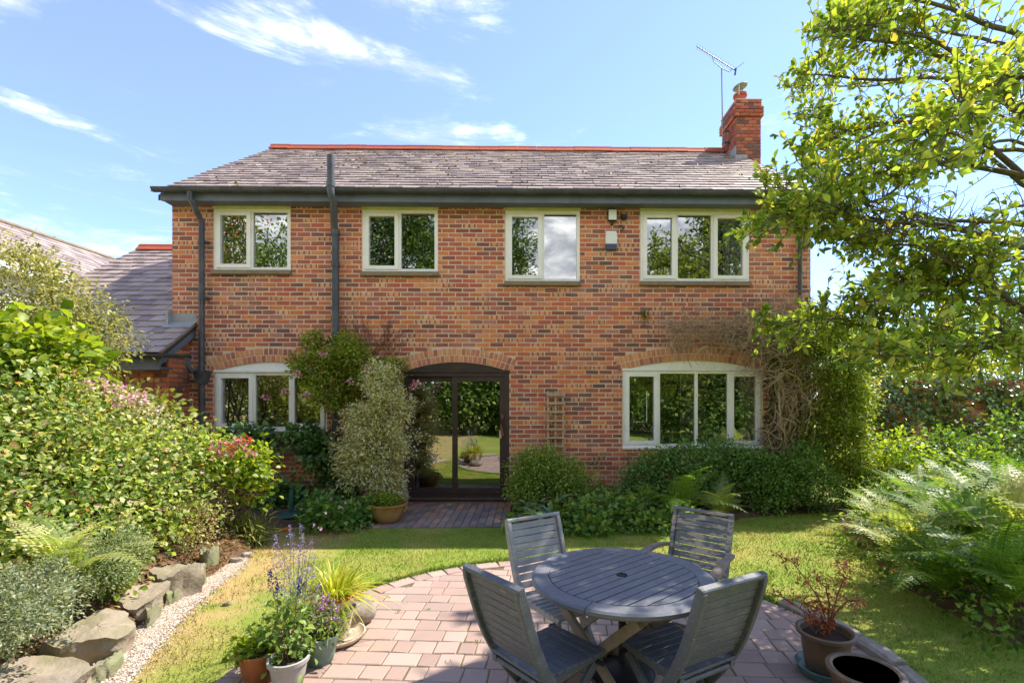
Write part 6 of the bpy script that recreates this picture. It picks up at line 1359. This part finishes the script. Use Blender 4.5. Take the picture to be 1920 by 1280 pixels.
for (Y, r_, pl_) in limbs:
    pts = [at(px + 22, py, Y + .10 * i * math.sin(px)) for i, (px, py) in enumerate(pl_)]; root = min(trunk_pts[2:], key=lambda q: abs(q[2] - pts[0][2] + .3)); pts = [root] + pts[1:]
    dense = []
    for i in range(len(pts) - 1):
        for k in range(6): u = k / 6; dense.append(pts[i] * (1 - u) + pts[i + 1] * u)
    dense.append(pts[-1]); dense = np.array(dense); sm = dense.copy()
    for _ in range(3): sm[1:-1] = (sm[:-2] + sm[1:-1] * 2 + sm[2:]) / 4
    sm += np.cumsum(rng.normal(0, .006, sm.shape), 0); nn = len(sm)
    MB().tube([p - off for p in sm], [r_ * (1 - .88 * i / (nn - 1)) for i in range(nn)], 6).build('limb', M['bark'], mg, True, 80)
    for i in range(4, nn):                                    # side shoots
        for q in range(3 if i > 8 else 1):
            if sm[i][0] > 4.4 and rng.random() < .75: continue  # shoots left out here so the lawn gets sun
            s0 = sm[i]; fwd = nrm(sm[i] - sm[i - 1]); d = nrm(fwd * .5 + rng.normal(0, .75, 3) + (0, 0, .12)); L_ = rng.uniform(.22, .5) * (1 if i < nn - 6 else .7); sp = [s0]
            for k in range(5): d = nrm(d + rng.normal(0, .22, 3) + (-.04, 0, .05)); sp.append(sp[-1] + d * L_ / 5)
            tw.tube([p - off for p in sp], [.006, .005, .004, .003, .0025, .0015], 4, False)
            m_ = int(rng.integers(7, 13))
            for k in range(m_):
                u = 1.2 + 3.8 * (k + rng.random()) / m_; j = min(int(u), 4); p = sp[j] * (1 - (u - j)) + sp[j + 1] * (u - j) if j < 5 else sp[5]; LPs.append(p); LDs.append(nrm(sp[min(j + 1, 5)] - sp[j]) * .6 + rng.normal(0, .6, 3) + (0, 0, .05))
tw.build('twigs', M['bark'], mg, True, 80)
LPs = np.array(LPs); LDs = np.array(LDs); n = len(LPs); q = LPs - CAM; dep = q @ fw; xx = PX + F * (q @ rt) / dep; yy = PY - F * q[:, 2] / dep
gap = ((LPs[:, 0] > 4.45) & (rng.random(n) < .85)) | ((LPs[:, 0] > 3.9) & (rng.random(n) < .35)) | (((xx - 1740) / 130) ** 2 + ((yy - 395) / 55) ** 2 < 1) & (rng.random(n) < .8)  # right side thinned to let sun reach ferns and lawn; plus a sky gap
LPs, LDs = LPs[~gap], LDs[~gap]; n = len(LPs); l = rng.uniform(.045, .10, n)
leaves('foliage', LPs, LDs, np.tile((0, 0, 1.), (n, 1)) + rng.normal(0, .45, (n, 3)), l, l * .55, [('8cac52', 4), ('a2bb5c', 4), ('78994a', 4), ('b6c668', 2), ('628542', 2), ('c6b450', .4)], M['leaf_thin'], mg, T6, solo=300)

# ================================================================== the garden behind the viewpoint (seen mirrored in the glass)
BT = [('big dark conifer-like tree behind the viewpoint, mirrored in the second upstairs window', (-7.7, -20.5), 15.5, 3.0, DRK), ('broad green tree behind the viewpoint, mirrored in the first upstairs window', (-14.4, -20), 11.6, 3.2, GRN), ('rounded hedge tree behind the viewpoint, mirrored low upstairs', (-11.0, -23), 10.0, 3.0, GRN),
      ('bushy yellow-green tree behind the viewpoint, mirrored in the widest upstairs window', (8.3, -20), 10.0, 2.8, YEL), ('tall dark tree behind the viewpoint, mirrored beside the upstairs curtain', (12.6, -21), 15.5, 3.0, DRK), ('thin tall tree behind the viewpoint, mirrored in the third upstairs window', (-1.6, -24), 17.5, 1.5, GRN + DRK), ('broad tree beyond the house, seen through the wide downstairs window', (5.2, 13), 4.4, 2.4, GRN + DRK), ('berry-laden rowan behind the viewpoint, mirrored at the far end upstairs', (-18.0, -20), 14.5, 2.4, GRN + [('c4643a', 3), ('d07a48', 2)]), ('round tree behind the viewpoint, mirrored in the glazed door', (-1.8, -16), 5.6, 2.4, GRN), ('small tree behind the viewpoint, mirrored in the wide downstairs window', (4.5, -17), 5.8, 2.6, BRI), ('low tree behind the viewpoint, mirrored at the downstairs window edge', (9.0, -14), 4.6, 2.2, GRN), ('spreading low tree behind the viewpoint, mirrored in the left downstairs window', (-9.5, -14), 5.6, 2.6, BRI + DRK), ('tall shrub behind the viewpoint, mirrored in the door centre', (1.4, -14.5), 4.2, 1.6, GRN + DRK)]
for lb, (x, y), h, r_, pal in BT:
    c = np.array((x, y, h - r_ * .9)); cr = [(c, (r_, r_ * .8, r_ * .95)), ((x + .5 * r_, y, (h - r_) * .55), (r_ * .9, r_ * .7, (h - r_) * .5)), ((x - .5 * r_, y + .3, (h - r_) * .5), (r_ * .85, r_ * .7, (h - r_) * .5))]
    tree('garden_tree', lb, (x, y, 0), h, cr, 2200 if h > 15 and r_ > 2.5 else 900, 18, .23, .14, [(c_, w_) for c_, w_ in pal] + [('8aa85a', 3), ('a0b86c', 2)], 'leaf', .16, .3, 'trees behind the viewpoint')
bh = thing('hedge', 'long clipped hedge behind the viewpoint, mirrored in the downstairs glass', 'hedge', (0, -18.5, 0)); n = 14000; P = np.stack([rng.uniform(-22, 22, n), -18.5 + rng.normal(0, .5, n), rng.uniform(0, 2.9, n)], 1)
leaves('foliage', P, rng.normal(0, 1, (n, 3)), rng.normal(0, .6, (n, 3)) + (0, .4, .6), .2, .13, [('2f4a28', 3), ('3c5a32', 2), ('243a20', 2)], M['leaf'], bh); fork((0, -18.5, 0), [(x, -18.5, 2.0) for x in range(-20, 21, 2)], .05, M['bark'], bh)
